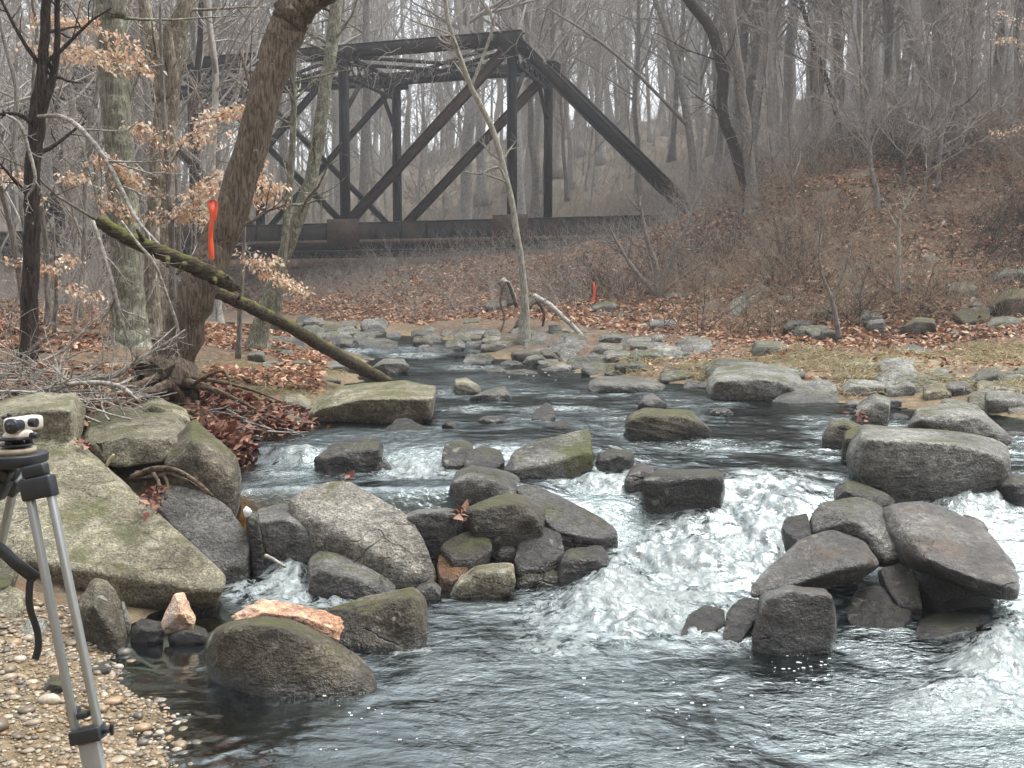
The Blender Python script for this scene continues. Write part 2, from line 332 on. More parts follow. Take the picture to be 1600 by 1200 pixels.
def zw(X, Y):
    """height of the running water"""
    X = np.asarray(X, float); Y = np.asarray(Y, float)
    c = sstep(5.75, 7.5, Y); l = sstep(6.5, 6.98, Y); r = sstep(5.0, 7.6, Y)
    a = sstep(.05, .5, X); b = sstep(2.3, 3.0, X)
    z = .45*((1-a)*l+a*((1-b)*c+b*r))
    e = sstep(.2, .9, X); z = z+.13*((1-e)*sstep(7.7, 8.25, Y)+e*sstep(7.2, 10.5, Y))+.0125*np.clip(Y-8.3, 0, 10)+.17*sstep(18.8, 20, Y)+.01*np.clip(Y-20, 0, 30)
    return z
def ground(X, Y, noise=True):
    X = np.ravel(np.asarray(X, float)); Y = np.ravel(np.asarray(Y, float)); z = ground0(X, Y)
    z = np.where(Y < -20, np.minimum(z, 48), z)
    if noise:
        d = np.hypot(X, Y); land = sstep(-.1, .25, z-zw(X, Y)); p = np.stack([X, Y, 0*X], 1)
        z = z+land*(np.clip(.02+.006*d, 0, .35)*fbm(p*.8, 4)+np.clip(.008*d, 0, .6)*fbm(p*.21+5, 3))+.03*fbm(p*3.1, 3)
        sl = sstep(18, 26, Y)*sstep(2, 8, X)*(1-sstep(45, 60, Y))
        z = z+sl*(.28*np.abs(fbm(p*1.1+9, 4))+.1*fbm(p*2.7, 3))
    return z
def gz(x, y): return float(ground([x], [y])[0])
def grid(cx, cy, r0, r1, nr, t0, t1, nt):
    r = r0*(r1/r0)**np.linspace(0, 1, nr); t = np.radians(np.linspace(t0, t1, nt))
    R, T = np.meshgrid(r, t, indexing='ij'); X = cx+R*np.sin(T); Y = cy+R*np.cos(T)
    i = np.arange(nr-1)[:, None]*nt; j = np.arange(nt-1)[None]
    return X.ravel(), Y.ravel(), np.stack([i+j, i+j+nt, i+j+nt+1, i+j+1], -1).reshape(-1, 4)
def wpx(Z):
    """pixel -> water surface"""
    return None
_YS = np.geomspace(2.4, 60, 5000)
def march(px, py, fn, y0=2.4):
    d = ray(px, py); k = _YS/d[1]; X, Z = d[0]*k, EYE+d[2]*k; hit = (Z <= fn(X, _YS)) & (_YS >= y0); i = int(np.argmax(hit)) if hit.any() else len(k)-1
    return np.array([X[i], _YS[i], Z[i]])
def WW(px, py): return march(px, py, zw)
def GG(px, py, y0=2.4): return march(px, py, lambda X, Y: ground0(X, Y), y0)

m = N('ground_litter'); p = m.pos()
big = m.noise(p, .55, 5, .65); v = m.voro(p, 13, 'F1', 'Color'); v2 = m.voro(m.scaled(p, (1, 1.3, 1)), 24, 'F1', 'Color')
sep = m.n('ShaderNodeSeparateColor'); m.l(v, sep.inputs[0]); sep2 = m.n('ShaderNodeSeparateColor'); m.l(v2, sep2.inputs[0])
st = [(0, (.04, .03, .02)), (.25, (.13, .08, .047)), (.5, (.2, .13, .075)), (.7, (.06, .042, .03)), (.85, (.27, .19, .125)), (.95, (.13, .11, .082))]
c = m.mix(m.smooth(m.noise(p, 3, 3), .4, .6), m.ramp(sep.outputs[0], st), m.ramp(sep2.outputs[1], st))
c = m.mix(m.smooth(big, .5, .66), c, m.mix(m.noise(p, 20, 5, .7), (.05, .042, .032), (.16, .13, .1)))
c = m.mix(m.math('MULTIPLY', m.smooth(m.noise(p, 1.3, 5, .7), .58, .7), .45), c, (.085, .085, .04))
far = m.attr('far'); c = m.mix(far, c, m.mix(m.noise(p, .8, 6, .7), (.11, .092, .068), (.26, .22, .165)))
straw = m.attr('straw'); sn = m.noise(m.scaled(p, (1, 2.5, 1)), 9, 5, .7)
c = m.mix(m.math('MULTIPLY', straw, .85), c, m.ramp(sn, [(.3, (.11, .09, .06)), (.5, (.25, .205, .125)), (.7, (.37, .31, .2))]))
mo = m.attr('mossy'); c = m.mix(m.math('MULTIPLY', mo, m.smooth(m.noise(p, 5, 5, .7), .4, .58)), c, m.mix(m.noise(p, 60, 3), (.04, .045, .012), (.13, .13, .035)))
bed = m.attr('bed'); c = m.mix(bed, c, m.ramp(m.noise(p, 12, 6, .7), [(.3, (.08, .06, .035)), (.5, (.19, .145, .085)), (.7, (.32, .25, .16))]))
h = m.math('ADD', m.noise(p, 22, 5, .7), m.math('MULTIPLY', sep.outputs[2], .5))
MAT['ground'] = m.done(m.bsdf(c, .88, .25, m.bump(h, .9, .04)))
gx, gy, gf = grid(0, -1.5, .8, 188, 540, -80, 80, 560)
zg = ground(gx, gy)
wl = zw(gx, gy)
at = dict(
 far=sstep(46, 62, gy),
 straw=np.clip(sstep(1.5, 3, gx)*(1-sstep(14.5, 18, gy+2*fbm(np.c_[gx, gy, 0*gx]*.5, 3)))*sstep(.02, .2, zg-wl)*sstep(9, 10, gy)*sstep(-.25, .15, fbm(np.c_[gx, gy, 0*gx]*.9+3, 3)+.12), 0, 1),
 mossy=.8*(1-sstep(-1.5, -.8, gx))*sstep(-4.4, -3.2, gx)*sstep(6, 7.5, gy)*(1-sstep(12, 17, gy)),
 bed=(1-sstep(.0, .16, zg-wl))*(1-sstep(30, 40, gy)))
at['bed'] = np.maximum(at['bed'], (1-sstep(4.6, 5.6, gy))*sstep(-5, -3.5, gx))
# unseen ground behind the viewpoint, its hill added to cut low sky light, on a coarser net joined to the same sheet
hx, hy, hf = grid(0, -1.5, .8, 188, 60, 80, 280, 60)
hz_ = ground(hx, hy); nh = len(gx)
gx2, gy2, zg2 = np.r_[gx, hx], np.r_[gy, hy], np.r_[zg, hz_]
for k in at: at[k] = np.r_[at[k], np.zeros(len(hx))]
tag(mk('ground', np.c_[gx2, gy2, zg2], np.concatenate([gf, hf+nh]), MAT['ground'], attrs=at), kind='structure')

# ------------------------------------------------------------------ water
FOAM = [(1150,800,110,34,.7),(1230,770,50,30,.55),(1090,885,150,55,.85),(1010,955,170,48,1.),(900,965,110,45,.5),(1190,840,80,50,.78),(880,1000,120,55,.36),(770,960,80,36,.24),(1200,742,80,10,.6),(1180,775,90,26,.75),(960,895,40,30,.5),
 (1450,752,120,16,.85),(1400,735,50,14,.5),(1540,792,80,16,.85),(1560,770,60,10,.5),(1470,775,70,14,.7),(1580,815,50,12,.6),(1570,1050,90,48,.9),(1590,990,45,36,.8),(1480,1105,100,28,.5),(1580,1110,80,24,.6),(1430,1075,50,14,.4),
 (455,893,30,40,1.1),(440,928,80,26,.95),(500,942,60,13,.6),(385,915,35,14,.45),(640,736,60,11,.95),(715,744,50,7,.5),(560,738,60,10,.3),(472,716,22,14,.75),(430,740,60,14,.35),(950,762,70,12,.8),(880,757,40,8,.4),(985,742,14,16,.7),(480,765,90,14,.3),(1010,775,40,18,.4),
 (555,549,40,6,.4),(640,556,50,5,.55),(740,575,60,6,.4),(870,640,80,6,.4),(740,640,50,8,.42),(1090,690,60,5,.35),(1240,745,90,6,.5),(960,655,50,5,.35),(900,620,80,5,.3),(690,615,30,6,.35),(1150,660,70,4,.25),(720,1060,150,40,.14),(960,1070,160,30,.16),(1250,1010,90,10,.35),(640,1020,60,8,.3),(1150,1000,30,30,.35),(700,1045,130,30,.22),
 (820,900,110,14,.3),(1330,960,60,20,.2),(1100,705,110,14,.3),(830,690,120,10,.24),(560,705,140,8,.24),(1300,1130,120,40,.14)]
BUMP = [(1100,870,75,40,.09),(1090,830,60,30,.08),(960,930,60,34,.12),(1190,850,40,34,.1),(1160,765,90,18,.06),(455,890,34,34,.16),(650,715,70,14,.04),(940,725,44,26,.1),(470,712,60,14,.05),(1420,735,60,14,.06),(1520,790,80,16,.05),(1570,1030,60,40,.12),(1490,1090,80,24,.06),(1240,800,40,24,.09),(900,800,120,30,.05),(400,1080,50,14,-.01),(250,1060,60,14,.008)]
wx, wy, wf = grid(0, -1.0, 2.6, 47, 1000, -52, 47, 700)
q = np.stack([wx, wy], 1)
base = zw(wx, wy)
def splat(lst):
    out = np.zeros(len(wx))
    for cx, cy, rx, ry, s in lst:
        c = WW(cx, cy); e = WW(cx+rx, cy); u = WW(cx, cy-ry*.98); d_ = WW(cx, cy+ry)
        a = max(abs(e[0]-c[0]), .05); b1 = max(abs(u[1]-c[1]), .06); b2 = max(abs(d_[1]-c[1]), .06)
        dy = wy-c[1]; dx = wx-c[0]-c[0]/c[1]*dy
        rr = (dx/a)**2+np.where(dy > 0, dy/b1, dy/b2)**2
        out = np.maximum(out, s*np.exp(-rr*.9)) if s > 0 else out+s*np.exp(-rr*.9)
    return out
foam = splat(FOAM); bump_ = splat([b for b in BUMP if b[4] > .02])
turb = np.clip(foam*1.1+.16, 0, 1)*(1-.75*sstep(-.5, -1., wx)*(1-sstep(5.2, 5.8, wy)))
p3 = np.stack([wx, wy, 0*wx], 1)
wq = np.stack([wx+.25*vn(np.stack([wx*1.5, wy*1.5, 0*wx], 1)), wy+.25*vn(np.stack([wx*1.5, wy*1.5, 0*wx+9], 1)), 0*wx], 1)
wv = fbm(wq*np.array([2.6, 4.2, 1]), 3)*.016+np.abs(fbm(wq*np.array([6, 8.5, 1])+3, 3))*.013
wv2 = fbm(p3*5+2, 4)*.05+np.abs(fbm(p3*9+7, 4))*.055+fbm(p3*2.2, 2)*.03+np.abs(fbm(p3*19+1, 3))*.035
wz = base+bump_*(1+.25*fbm(p3*7, 3))+wv*np.clip(.55+turb*1.2, 0, 1.6)*np.clip(wy/6, .6, 1.1)+wv2*sstep(.3, .95, turb)
gw = ground(wx, wy)
depth = np.clip(wz-gw, 0, 2)
keep = (wz-gw) > -.12
ok = keep[wf].any(1); wf = wf[ok]
m = N('running_water'); p = m.pos()
f = m.attr('foam')
wp = m.n('ShaderNodeVectorMath', operation='ADD'); m.l(p, wp.inputs[0])
nn = m.n('ShaderNodeTexNoise'); m.l(p, nn.inputs['Vector']); nn.inputs['Scale'].default_value = 2.6; nn.inputs['Detail'].default_value = 3
sc = m.n('ShaderNodeVectorMath', operation='SCALE'); m.l(nn.outputs['Color'], sc.inputs[0]); sc.inputs['Scale'].default_value = .5
m.l(sc.outputs[0], wp.inputs[1]); q2 = wp.outputs[0]
vr = m.n('ShaderNodeVectorRotate', rotation_type='Z_AXIS'); m.l(q2, vr.inputs['Vector']); vr.inputs['Angle'].default_value = .6; q3 = vr.outputs[0]
n1 = m.noise(m.scaled(q3, (1.8, .7, 1)), 5.5, 5, .62, .5); n2 = m.noise(m.scaled(q3, (1.5, .75, 1)), 26, 5, .7, .6)
lace = m.math('SUBTRACT', 1., m.math('ABSOLUTE', m.math('SUBTRACT', m.math('MULTIPLY', m.noise(q2, 4.2, 4, .62, .5), 2.), 1.)))
lace2 = m.math('SUBTRACT', 1., m.math('ABSOLUTE', m.math('SUBTRACT', m.math('MULTIPLY', m.noise(q3, 9, 3, .6, .6), 2.), 1.)))
n3 = m.math('ADD', m.math('MULTIPLY', n1, .7), m.math('MULTIPLY', n2, .3))
ff = m.math('ADD', m.math('MULTIPLY', f, .72), m.math('MULTIPLY', m.math('SUBTRACT', n3, .5), 2.5))
lc = m.math('MULTIPLY', m.math('MAXIMUM', m.smooth(lace, .88, .985), m.math('MULTIPLY', m.smooth(lace2, .9, .99), .8)), m.math('MULTIPLY', m.smooth(f, .12, .42), .75))
fac = m.math('MAXIMUM', m.smooth(ff, .3, .8), lc)
spk = m.smooth(m.noise(m.scaled(p, (1, .6, 1)), 55, 3, .6), .73, .8)
fac = m.math('ADD', fac, m.math('MULTIPLY', spk, m.math('MULTIPLY', m.smooth(f, .05, .4), .8)), clamp=True)
r1 = m.noise(m.scaled(p, (.85, 1.25, 1)), 3.6, 4, .55, 1.1); r2 = m.noise(m.scaled(p, (.85, 1.25, 1)), 22, 4, .6, 1.2)
hh = m.math('ADD', m.math('MULTIPLY', r1, 1.), m.math('MULTIPLY', r2, .5))
nrm = m.bump(m.math('MULTIPLY', m.math('MULTIPLY', hh, m.smooth(m.attr('depth'), .0, .3)), m.math('ADD', .35, m.math('MULTIPLY', m.smooth(m.noise(p, .8, 3, .6, .5), .38, .62), 1.1))), .5, .04)
fres = m.n('ShaderNodeFresnel'); fres.inputs[0].default_value = 1.33; m.l(nrm, fres.inputs['Normal'])
gl = m.n('ShaderNodeBsdfGlossy'); gl.inputs['Roughness'].default_value = .08; m.l(nrm, gl.inputs['Normal']); gl.inputs[0].default_value = (.34, .39, .39, 1)
df = m.n('ShaderNodeBsdfDiffuse'); m.put(df.inputs[0], m.mix(m.smooth(f, .0, .7), m.mix(m.smooth(m.noise(p, .9, 3), .4, .6), (.066, .062, .05), (.06, .074, .066)), (.14, .15, .145)))
tr = m.n('ShaderNodeBsdfTransparent'); tr.inputs[0].default_value = (.9, .72, .45, 1)
op = m.smooth(m.math('ADD', m.attr('depth'), m.math('MULTIPLY', f, .3)), .07, .5)
b1 = m.n('ShaderNodeMixShader'); m.l(op, b1.inputs[0]); m.l(tr.outputs[0], b1.inputs[1]); m.l(df.outputs[0], b1.inputs[2])
b2 = m.n('ShaderNodeMixShader'); m.l(fres.outputs[0], b2.inputs[0]); m.l(b1.outputs[0], b2.inputs[1]); m.l(gl.outputs[0], b2.inputs[2])
fo = m.bsdf(m.mix(n2, (.17, .21, .2), (.58, .63, .61)), .55, .4, m.bump(m.math('ADD', n1, m.math('MULTIPLY', n2, .7)), .9, .05))
b3 = m.n('ShaderNodeMixShader'); m.l(m.math('MULTIPLY', fac, .93), b3.inputs[0]); m.l(b2.outputs[0], b3.inputs[1]); m.l(fo, b3.inputs[2])
MAT['water'] = m.done(b3.outputs[0])
tag(mk('water', np.c_[wx, wy, wz], wf, MAT['water'], attrs=dict(foam=foam, depth=depth)), kind='structure')
# ------------------------------------------------------------------ rocks
def ico(n):
    bm = bmesh.new(); bmesh.ops.create_icosphere(bm, subdivisions=n, radius=1)
    V = np.array([v.co for v in bm.verts]); Fc = np.array([[v.index for v in f.verts] for f in bm.faces]); bm.free()
    return V/np.linalg.norm(V, axis=1, keepdims=True), Fc
ICO = {n: ico(n) for n in (1, 2, 3, 4, 5, 6)}
def hull_planes(pts):
    bm = bmesh.new()
    for q in pts: bm.verts.new(q)
    bmesh.ops.convex_hull(bm, input=bm.verts); bm.normal_update()
    c = pts.mean(0); out = []
    for f in bm.faces:
        n = np.array(f.normal); d = n@(np.array(f.verts[0].co)-c)
        if d < 0: n, d = -n, -d
        if f.calc_area() > 1e-6 and d > 1e-4: out.append((*n, d))
    bm.free(); out.sort(key=lambda q: q[3]); keep = []
    for q in out:
        if all(np.dot(q[:3], k[:3]) < .985 for k in keep): keep.append(q)
    return c, np.array(keep)
def rock_mesh(pts, p=22, det=5, amp=.035, seed=0, strat=.5, bumpy=0.):
    c, pl = hull_planes(np.asarray(pts)); D, Fc = ICO[det]
    # sheared sampling: directions stretched to the rock's own proportions
    ext = np.maximum(np.ptp(pts, axis=0), .02); D = D*ext; D = D/np.linalg.norm(D, axis=1, keepdims=True)
    # broken corners: a few chipping planes
    g = np.random.default_rng(seed); k = 6; nn = g.normal(size=(k, 3)); nn /= np.linalg.norm(nn, axis=1, keepdims=True)
    sup = ((np.asarray(pts)-c)@nn.T).max(0); pl = np.vstack([pl, np.c_[nn, np.maximum(sup, .01)*g.uniform(.86, .99, k)]])
    s = np.maximum(D@pl[:, :3].T, 0)/pl[:, 3][None]
    r = (s**p).sum(1)**(-1/p)
    V = c+D*r[:, None]; size = float(np.cbrt(np.prod(ext))); sd = seed*3.77
    n = fbm(V*(2.2/size)+sd, 5, .55); t = np.array([.25, .35, .9]); t = t/np.linalg.norm(t)
    ly = V@t; la = np.abs(vn(np.stack([ly*9/size+sd, V[:, 0]*.6/size, V[:, 1]*.6/size], 1)))
    cr = fbm(V*(7/size)+sd+4, 4, .6)
    fc = np.abs(fbm(V*(3.5/size)+sd+9, 3, .5))
    f = 1+amp*(1.4*n-strat*1.1*la+.55*cr+.9*fc)+bumpy*fbm(V*(16/size)+sd, 3)
    return c+D*(r*f)[:, None], Fc
NROCK = [0]
def P_inv(V):
    d = V-np.array([0, 0, EYE]); zc = d[:, 1]*CA-d[:, 2]*SA
    return np.stack([800+F*d[:, 0]/zc, 600-F*(d[:, 1]*SA+d[:, 2]*CA)/zc], 1)
def rock(label, mat, base, T, out, ridge=(), e=.33, p=22, det=None, amp=.035, sink=.22, cat='rock', group=None, name='rock', wet=.17, moss=None, bulge=0., dry=0., Y0=None, strat=.5, bumpy=0., wz=None):  # wet: damp height above water, raised so fronts also take painted shade
    NROCK[0] += 1; sd = NROCK[0]
    out = np.array(out, float)
    if Y0 == 'g': Y0 = GG(out[:, 0].mean(), out[:, 1].max()-3, 8)[1]
    if Y0 is None: Y0 = W(*base)[1]
    p = p*(1.2 if mat == 'brown' else 1.7); amp = amp*1.3
    if mat == 'brown': wet = max(wet, .25); dry = max(dry, .4)  # brown pile is wet; taller band also paints shade on its front faces
    if 5.7 < Y0 < 6.9 and out[:, 0].mean() > 600 and mat in ('mossy', 'grey') : wet = .4; dry = max(dry, .4)
    if 5.8 < Y0 < 6.95 and sink >= .1: sink = max(sink, .38)
    y0, y1 = out[:, 1].min(), out[:, 1].max(); h = max(y1-y0, 1)
    s = (y1-out[:, 1])/h
    A = [P(x, y, Y0+T*t) for (x, y), t in zip(out, s)]
    pts = list(A)
    cx = out[:, 0].mean()
    if e is not None:
        for (x, y), t in zip(out, s):
            if t > .45: pts.append(P(cx+(x-cx)*.97, y+e*h, Y0+T*.06))
    if bulge: pts.append(P(cx, y1-.45*h, Y0-bulge))
    for x, y, t in ridge: pts.append(P(x, y, Y0+t))
    A = np.array(A); zb = A[:, 2].min(); H = np.ptp(A[:, 2])
    c0 = A.mean(0)
    for a, t in zip(A, s):
        if t > .3: q = a+np.array([0, .22*T, -.35*H]); q[0] = c0[0]+(q[0]-c0[0])*.9; pts.append(q)
        if t < .4 and sink: q = a-np.array([0, -.08*T, sink]); q[0] = c0[0]+(q[0]-c0[0])*.93; pts.append(q)
    q = A[np.argmax(s)].copy(); q[1] = Y0+T*1.05; q[2] = zb-sink*.5; pts.append(q)
    pts = np.array(pts)
    if det is None: det = 6 if (np.ptp(out[:, 0])*h > 9000) else (5 if np.ptp(out[:, 0])*h > 900 else 4)
    V, Fc = rock_mesh(pts, p, det, amp, sd, strat, bumpy)
    if h > 1:   # true the block to its measured extent
        for _ in range(3):
            q = P_inv(V); x0, x1 = q[:, 0].min(), q[:, 0].max(); mx = V[:, 0].mean(); tx0, tx1 = out[:, 0].min(), out[:, 0].max()
            k = np.clip((tx1-tx0)/(x1-x0), .8, 1.35); V[:, 0] = mx+(V[:, 0]-mx)*k
            q = P_inv(V); V[:, 0] += ((tx0+tx1)/2-(q[:, 0].min()+q[:, 0].max())/2)*V[:, 1].mean()/F
            i = q[:, 1].argmin(); zm = V[:, 2].min(); want = V[i, 2]+(q[i, 1]-y0)*V[i, 1]/F
            V[:, 2] = zm+(V[:, 2]-zm)*np.clip((want-zm)/(V[i, 2]-zm), .75, 1.4)
    lv = zw(V[:, 0], V[:, 1]) if wz is None else wz
    nz = fbm(V*9+sd, 3)*.05
    w = np.clip(1-sstep(0, wet, V[:, 2]-lv-nz-.02), 0, 1) if wet else 0*V[:, 2]
    w = np.maximum(w, dry)
    mo = np.zeros(len(V))
    if moss is not None: mo = moss(V)
    loc = V.mean(0); loc[2] = V[:, 2].min()
    o = mk(name, V, Fc, MAT[mat], loc=loc, attrs=dict(wet=w, moss=mo))
    return tag(o, label, cat, group)
def mossx(px0, px1):
    def f(V):
        px = 800+F*V[:, 0]/V[:, 1]
        return sstep(px0, px1, px+60*fbm(V*6, 4))*sstep(-.1, .2, fbm(V*9+3, 4)+.4)
    return f
R = rock
# --- left bank giants
R('huge pale olive slab sloping down behind the tripod', 'olive', (220,945,.05), 1.35, [(-90,690),(20,640),(100,662),(180,742),(262,824),(353,903),(346,936),(220,947),(100,925),(0,880),(-100,850)], e=None, p=36, amp=.016, sink=.15, ridge=[(215,905,-.02),(60,880,-.05)], wet=.06, strat=.2)
R('mossy square-edged block at the top of the huge slab', 'olive', None, .9, [(-60,640),(25,622),(55,613),(130,613),(134,640),(126,672),(95,700),(-40,705)], Y0=6.5, e=.3, p=40, amp=.02, wet=0)
R('flat-topped grey slab perched over a dark hollow', 'olive', None, 1.15, [(128,690),(142,648),(200,636),(285,641),(298,668),(272,712),(200,732),(150,730)], Y0=6.75, e=.5, p=36, amp=.02, sink=0, wet=0, dry=.25)
R('rounded pale stone wedged behind the flat-topped slab', 'olive', None, .5, [(205,640),(240,622),(290,640),(300,665),(220,660)], Y0=7.7, wet=0)
R('dark brown boulder under the right end of the flat-topped slab', 'mossy', (350,778,.45), .75, [(255,700),(300,655),(332,680),(374,712),(378,735),(352,778),(300,770),(255,735)], e=.28, p=18, amp=.03, ridge=[(330,735,-.02)], wet=.14)
R('wet speckled grey boulder below the dark brown boulder', 'grey', None, .6, [(245,762),(265,757),(330,775),(372,815),(396,850),(386,885),(345,896),(300,862),(245,800)], Y0=6.05, e=None, p=20, amp=.035, dry=.45, sink=.3)
R('narrow dark stone standing in the gap beside the little fall', 'dark', None, .25, [(383,795),(402,800),(412,850),(396,853)], Y0=6.2, e=.1, sink=.1)
R('dark-fronted block hanging over the little white fall', 'grey', None, .45, [(398,796),(450,785),(480,812),(522,866),(500,874),(440,862),(405,828)], Y0=6.25, e=.3, p=24, ridge=[(430,815,.05),(500,864,.02)], sink=.12, dry=.35)
R('big rounded coarse-grained boulder in midstream left', 'coarse', (670,913,.03), .6, [(450,795),(490,760),(530,751),(588,778),(626,800),(652,850),(683,900),(672,913),(600,907),(520,870),(465,820)], e=None, p=15, amp=.02, bumpy=.012, ridge=[(560,850,.05)], wet=.05, strat=.2)
R('tilted dark grey slab leaning on the coarse-grained boulder', 'grey', (560,932,.03), .42, [(483,872),(500,861),(560,875),(618,913),(616,930),(560,933),(495,922),(481,896)], e=.42, p=30, dry=.3)
R('large dark olive boulder at the edge of the shallow gravel', 'mossy', (420,1092,0), .6, [(320,1012),(345,977),(400,963),(460,968),(502,990),(542,1027),(584,1047),(590,1077),(520,1087),(420,1093),(342,1062),(322,1040)], e=None, p=14, amp=.022, ridge=[(350,985,.12),(440,985,.1),(500,1010,.12)], wet=.12)
R('angular brown boulder behind the large dark olive boulder', 'mossy', (580,1025,0), .55, [(510,955),(590,930),(646,917),(665,935),(669,990),(650,1012),(580,1026),(520,1002)], e=None, p=26, amp=.05, ridge=[(640,935,.12),(560,965,.15)], wet=.12)
R('long orange quartz rock lying behind the dark olive boulder', 'quartz', None, .16, [(360,960),(400,936),(470,943),(500,959),(531,966),(541,985),(535,1001),(500,988),(440,972),(372,975)], Y0=4.95, e=.3, p=40, amp=.07, sink=.04, wet=0)
R('small orange pointed quartz rock on wet dark stones', 'quartz', None, .12, [(251,972),(274,930),(287,925),(306,968),(301,982),(256,986)], Y0=5.05, e=None, p=45, amp=.06, ridge=[(283,960,-.02)], sink=.02, wet=0)
R('wet black stone under the small orange rock', 'dark', None, .22, [(262,985),(290,974),(322,982),(328,998),(300,1010),(268,1006)], Y0=5.0, dry=.6, sink=.1)
R('low dark stone left of the small orange rock', 'dark', None, .22, [(204,985),(220,966),(255,972),(258,1000),(240,1016),(207,1010)], Y0=5.0, sink=.1)
R('angular upright brown rock behind the tripod leg', 'mossy', (165,1022,0), .32, [(116,945),(150,903),(166,905),(190,935),(201,985),(196,1010),(165,1023),(124,990)], e=None, p=45, amp=.04, ridge=[(150,950,.02),(178,985,-.03)], wet=.05)
R('thin pale splinter between the angular rock and the slab', 'pale', None, .1, [(182,945),(192,940),(205,970),(200,985),(190,975)], Y0=5.15, wet=0, sink=.05)
R('rounded brown rock at the left edge below the black strap', 'olive', None, .35, [(-30,925),(5,912),(40,925),(42,955),(15,985),(-30,990)], Y0=4.9, e=None, p=18, wet=0)
R('mossy boulder at the left edge above the rounded brown rock', 'mossy', None, .4, [(-40,880),(5,873),(28,890),(30,915),(-10,925),(-40,925)], Y0=5.15, e=None, p=18, wet=0)
R('pale sloping stone behind the hanging black strap', 'pale', None, .3, [(18,1020),(25,985),(55,962),(75,970),(72,1010),(45,1030)], Y0=4.7, e=None, p=25, wet=0)
R('low wet stone at the pool edge right of the tripod', 'dark', (160,1062,.0), .25, [(118,1045),(140,1028),(170,1030),(190,1050),(165,1064),(125,1062)], sink=.06, dry=.4)
R('dark flat stone in the gravel left of the tripod clamp', 'dark', (95,1085,.08), .18, [(60,1072),(80,1055),(108,1060),(112,1080),(85,1088)], wet=0, sink=.05)
# --- centre cluster
R('grey boulder with a bright moss cap at its right end', 'grey', (830,748,.45), .65, [(785,735),(800,706),(830,690),(900,672),(922,671),(927,712),(925,741),(870,746),(800,749)], e=None, p=34, amp=.022, ridge=[(868,722,.02),(925,705,.1),(800,730,0)], moss=mossx(850,905), wet=.08)
R('angular grey-brown rock below the moss-capped boulder', 'grey', None, .55, [(698,766),(711,735),(735,727),(790,738),(813,750),(800,772),(760,784),(712,777)], Y0=6.75, e=.35, p=32, amp=.04, ridge=[(735,745,.02)])
R('smooth round grey stone at the left of a wet pair', 'dark', (715,727,.5), .35, [(690,715),(697,694),(720,688),(738,694),(740,712),(722,728),(696,727)], e=None, p=12, amp=.02, wet=.05)
R('dark wet stone at the right of a smooth pair', 'dark', (755,730,.5), .35, [(722,728),(735,705),(755,697),(782,703),(789,722),(770,731)], e=None, p=12, amp=.03, dry=.6)
R('dark moss-streaked block with a black hollow beneath', 'mossy', None, .55, [(718,800),(745,785),(790,770),(822,775),(853,800),(850,826),(800,833),(740,832)], Y0=6.25, e=None, p=30, amp=.03, ridge=[(740,800,.02),(815,790,0.02)], sink=.1)
R('flat brown block left of the moss-streaked block', 'grey', None, .4, [(632,805),(650,797),(700,793),(716,798),(716,826),(690,831),(640,818)], Y0=6.3, e=.2, p=36, sink=.12, dry=.2)
R('long smooth grey rock running down into the white rapid', 'grey', None, .6, [(803,760),(835,757),(870,780),(920,800),(962,820),(966,836),(930,842),(870,832),(845,800)], Y0=6.35, e=None, p=18, amp=.025, dry=.3)
R('round olive stone in the dark middle of the cluster', 'mossy', None, .3, [(688,858),(700,838),(735,829),(765,835),(769,855),(750,874),(705,876)], Y0=6.05, e=None, p=12, dry=.25)
R('rusty orange rounded stone beside the coarse-grained boulder', 'ochre', None, .25, [(683,890),(686,868),(705,860),(735,872),(730,895),(705,910),(688,905)], Y0=5.95, e=None, p=14, dry=.2)
R('pointed grey and ochre rock at the waterline of the cluster', 'olive', (720,936,0), .3, [(700,931),(718,903),(745,882),(800,879),(806,900),(770,922),(720,937)], e=.25, p=28, amp=.05, wet=.06)
R('black squarish wet stone under the moss-streaked block', 'dark', None, .35, [(803,872),(815,832),(845,823),(878,834),(882,862),(850,886),(810,886)], Y0=6.05, e=None, p=16, dry=.5)
R('black wet ledge at the edge of the white water', 'dark', None, .35, [(868,880),(885,858),(935,851),(953,862),(950,885),(920,897),(875,896)], Y0=5.95, e=.4, p=22, amp=.06, dry=.6)
R('flat stone with yellow-green moss at the cluster waterline', 'mossy', (840,921,0), .3, [(803,905),(820,884),(870,882),(893,895),(890,912),(845,921),(810,918)], e=.45, p=18, moss=lambda V: .8*sstep(0, .3, fbm(V*8, 3)+.15), dry=.3)
R('small wet ridge of brown rock at the pool edge', 'brown', (680,940,0), .2, [(640,932),(655,915),(675,905),(690,918),(682,938),(650,940)], sink=.1)
R('small stone tucked under the moss-streaked block', 'dark', None, .25, [(770,860),(785,845),(805,848),(808,872),(780,878)], Y0=6.2, dry=.5)
R('brown sunken stone showing at the foot of the black ledge', 'dark', None, .25, [(905,915),(940,896),(985,912),(990,935),(930,938)], Y0=5.85, dry=.8, e=None)
R('flat-topped dark block standing square in the rapid', 'dark', None, .55, [(1003,750),(1006,744),(1028,732),(1118,732),(1131,742),(1133,770),(1126,795),(1022,800),(1010,785)], Y0=6.75, e=.16, p=40, amp=.018, wet=.05, dry=.35, sink=.25, ridge=[(1003,750,0),(1131,745,0)])
R('small brown rock beside the square dark block', 'brown', None, .3, [(975,752),(985,732),(1005,724),(1022,732),(1015,755),(985,758)], Y0=7.0, dry=.3)
R('wet dark rock with water sliding over its face', 'dark', None, .4, [(926,735),(935,705),(960,700),(990,705),(992,735),(965,752),(930,752)], Y0=7.35, e=.2, amp=.06, dry=.7)
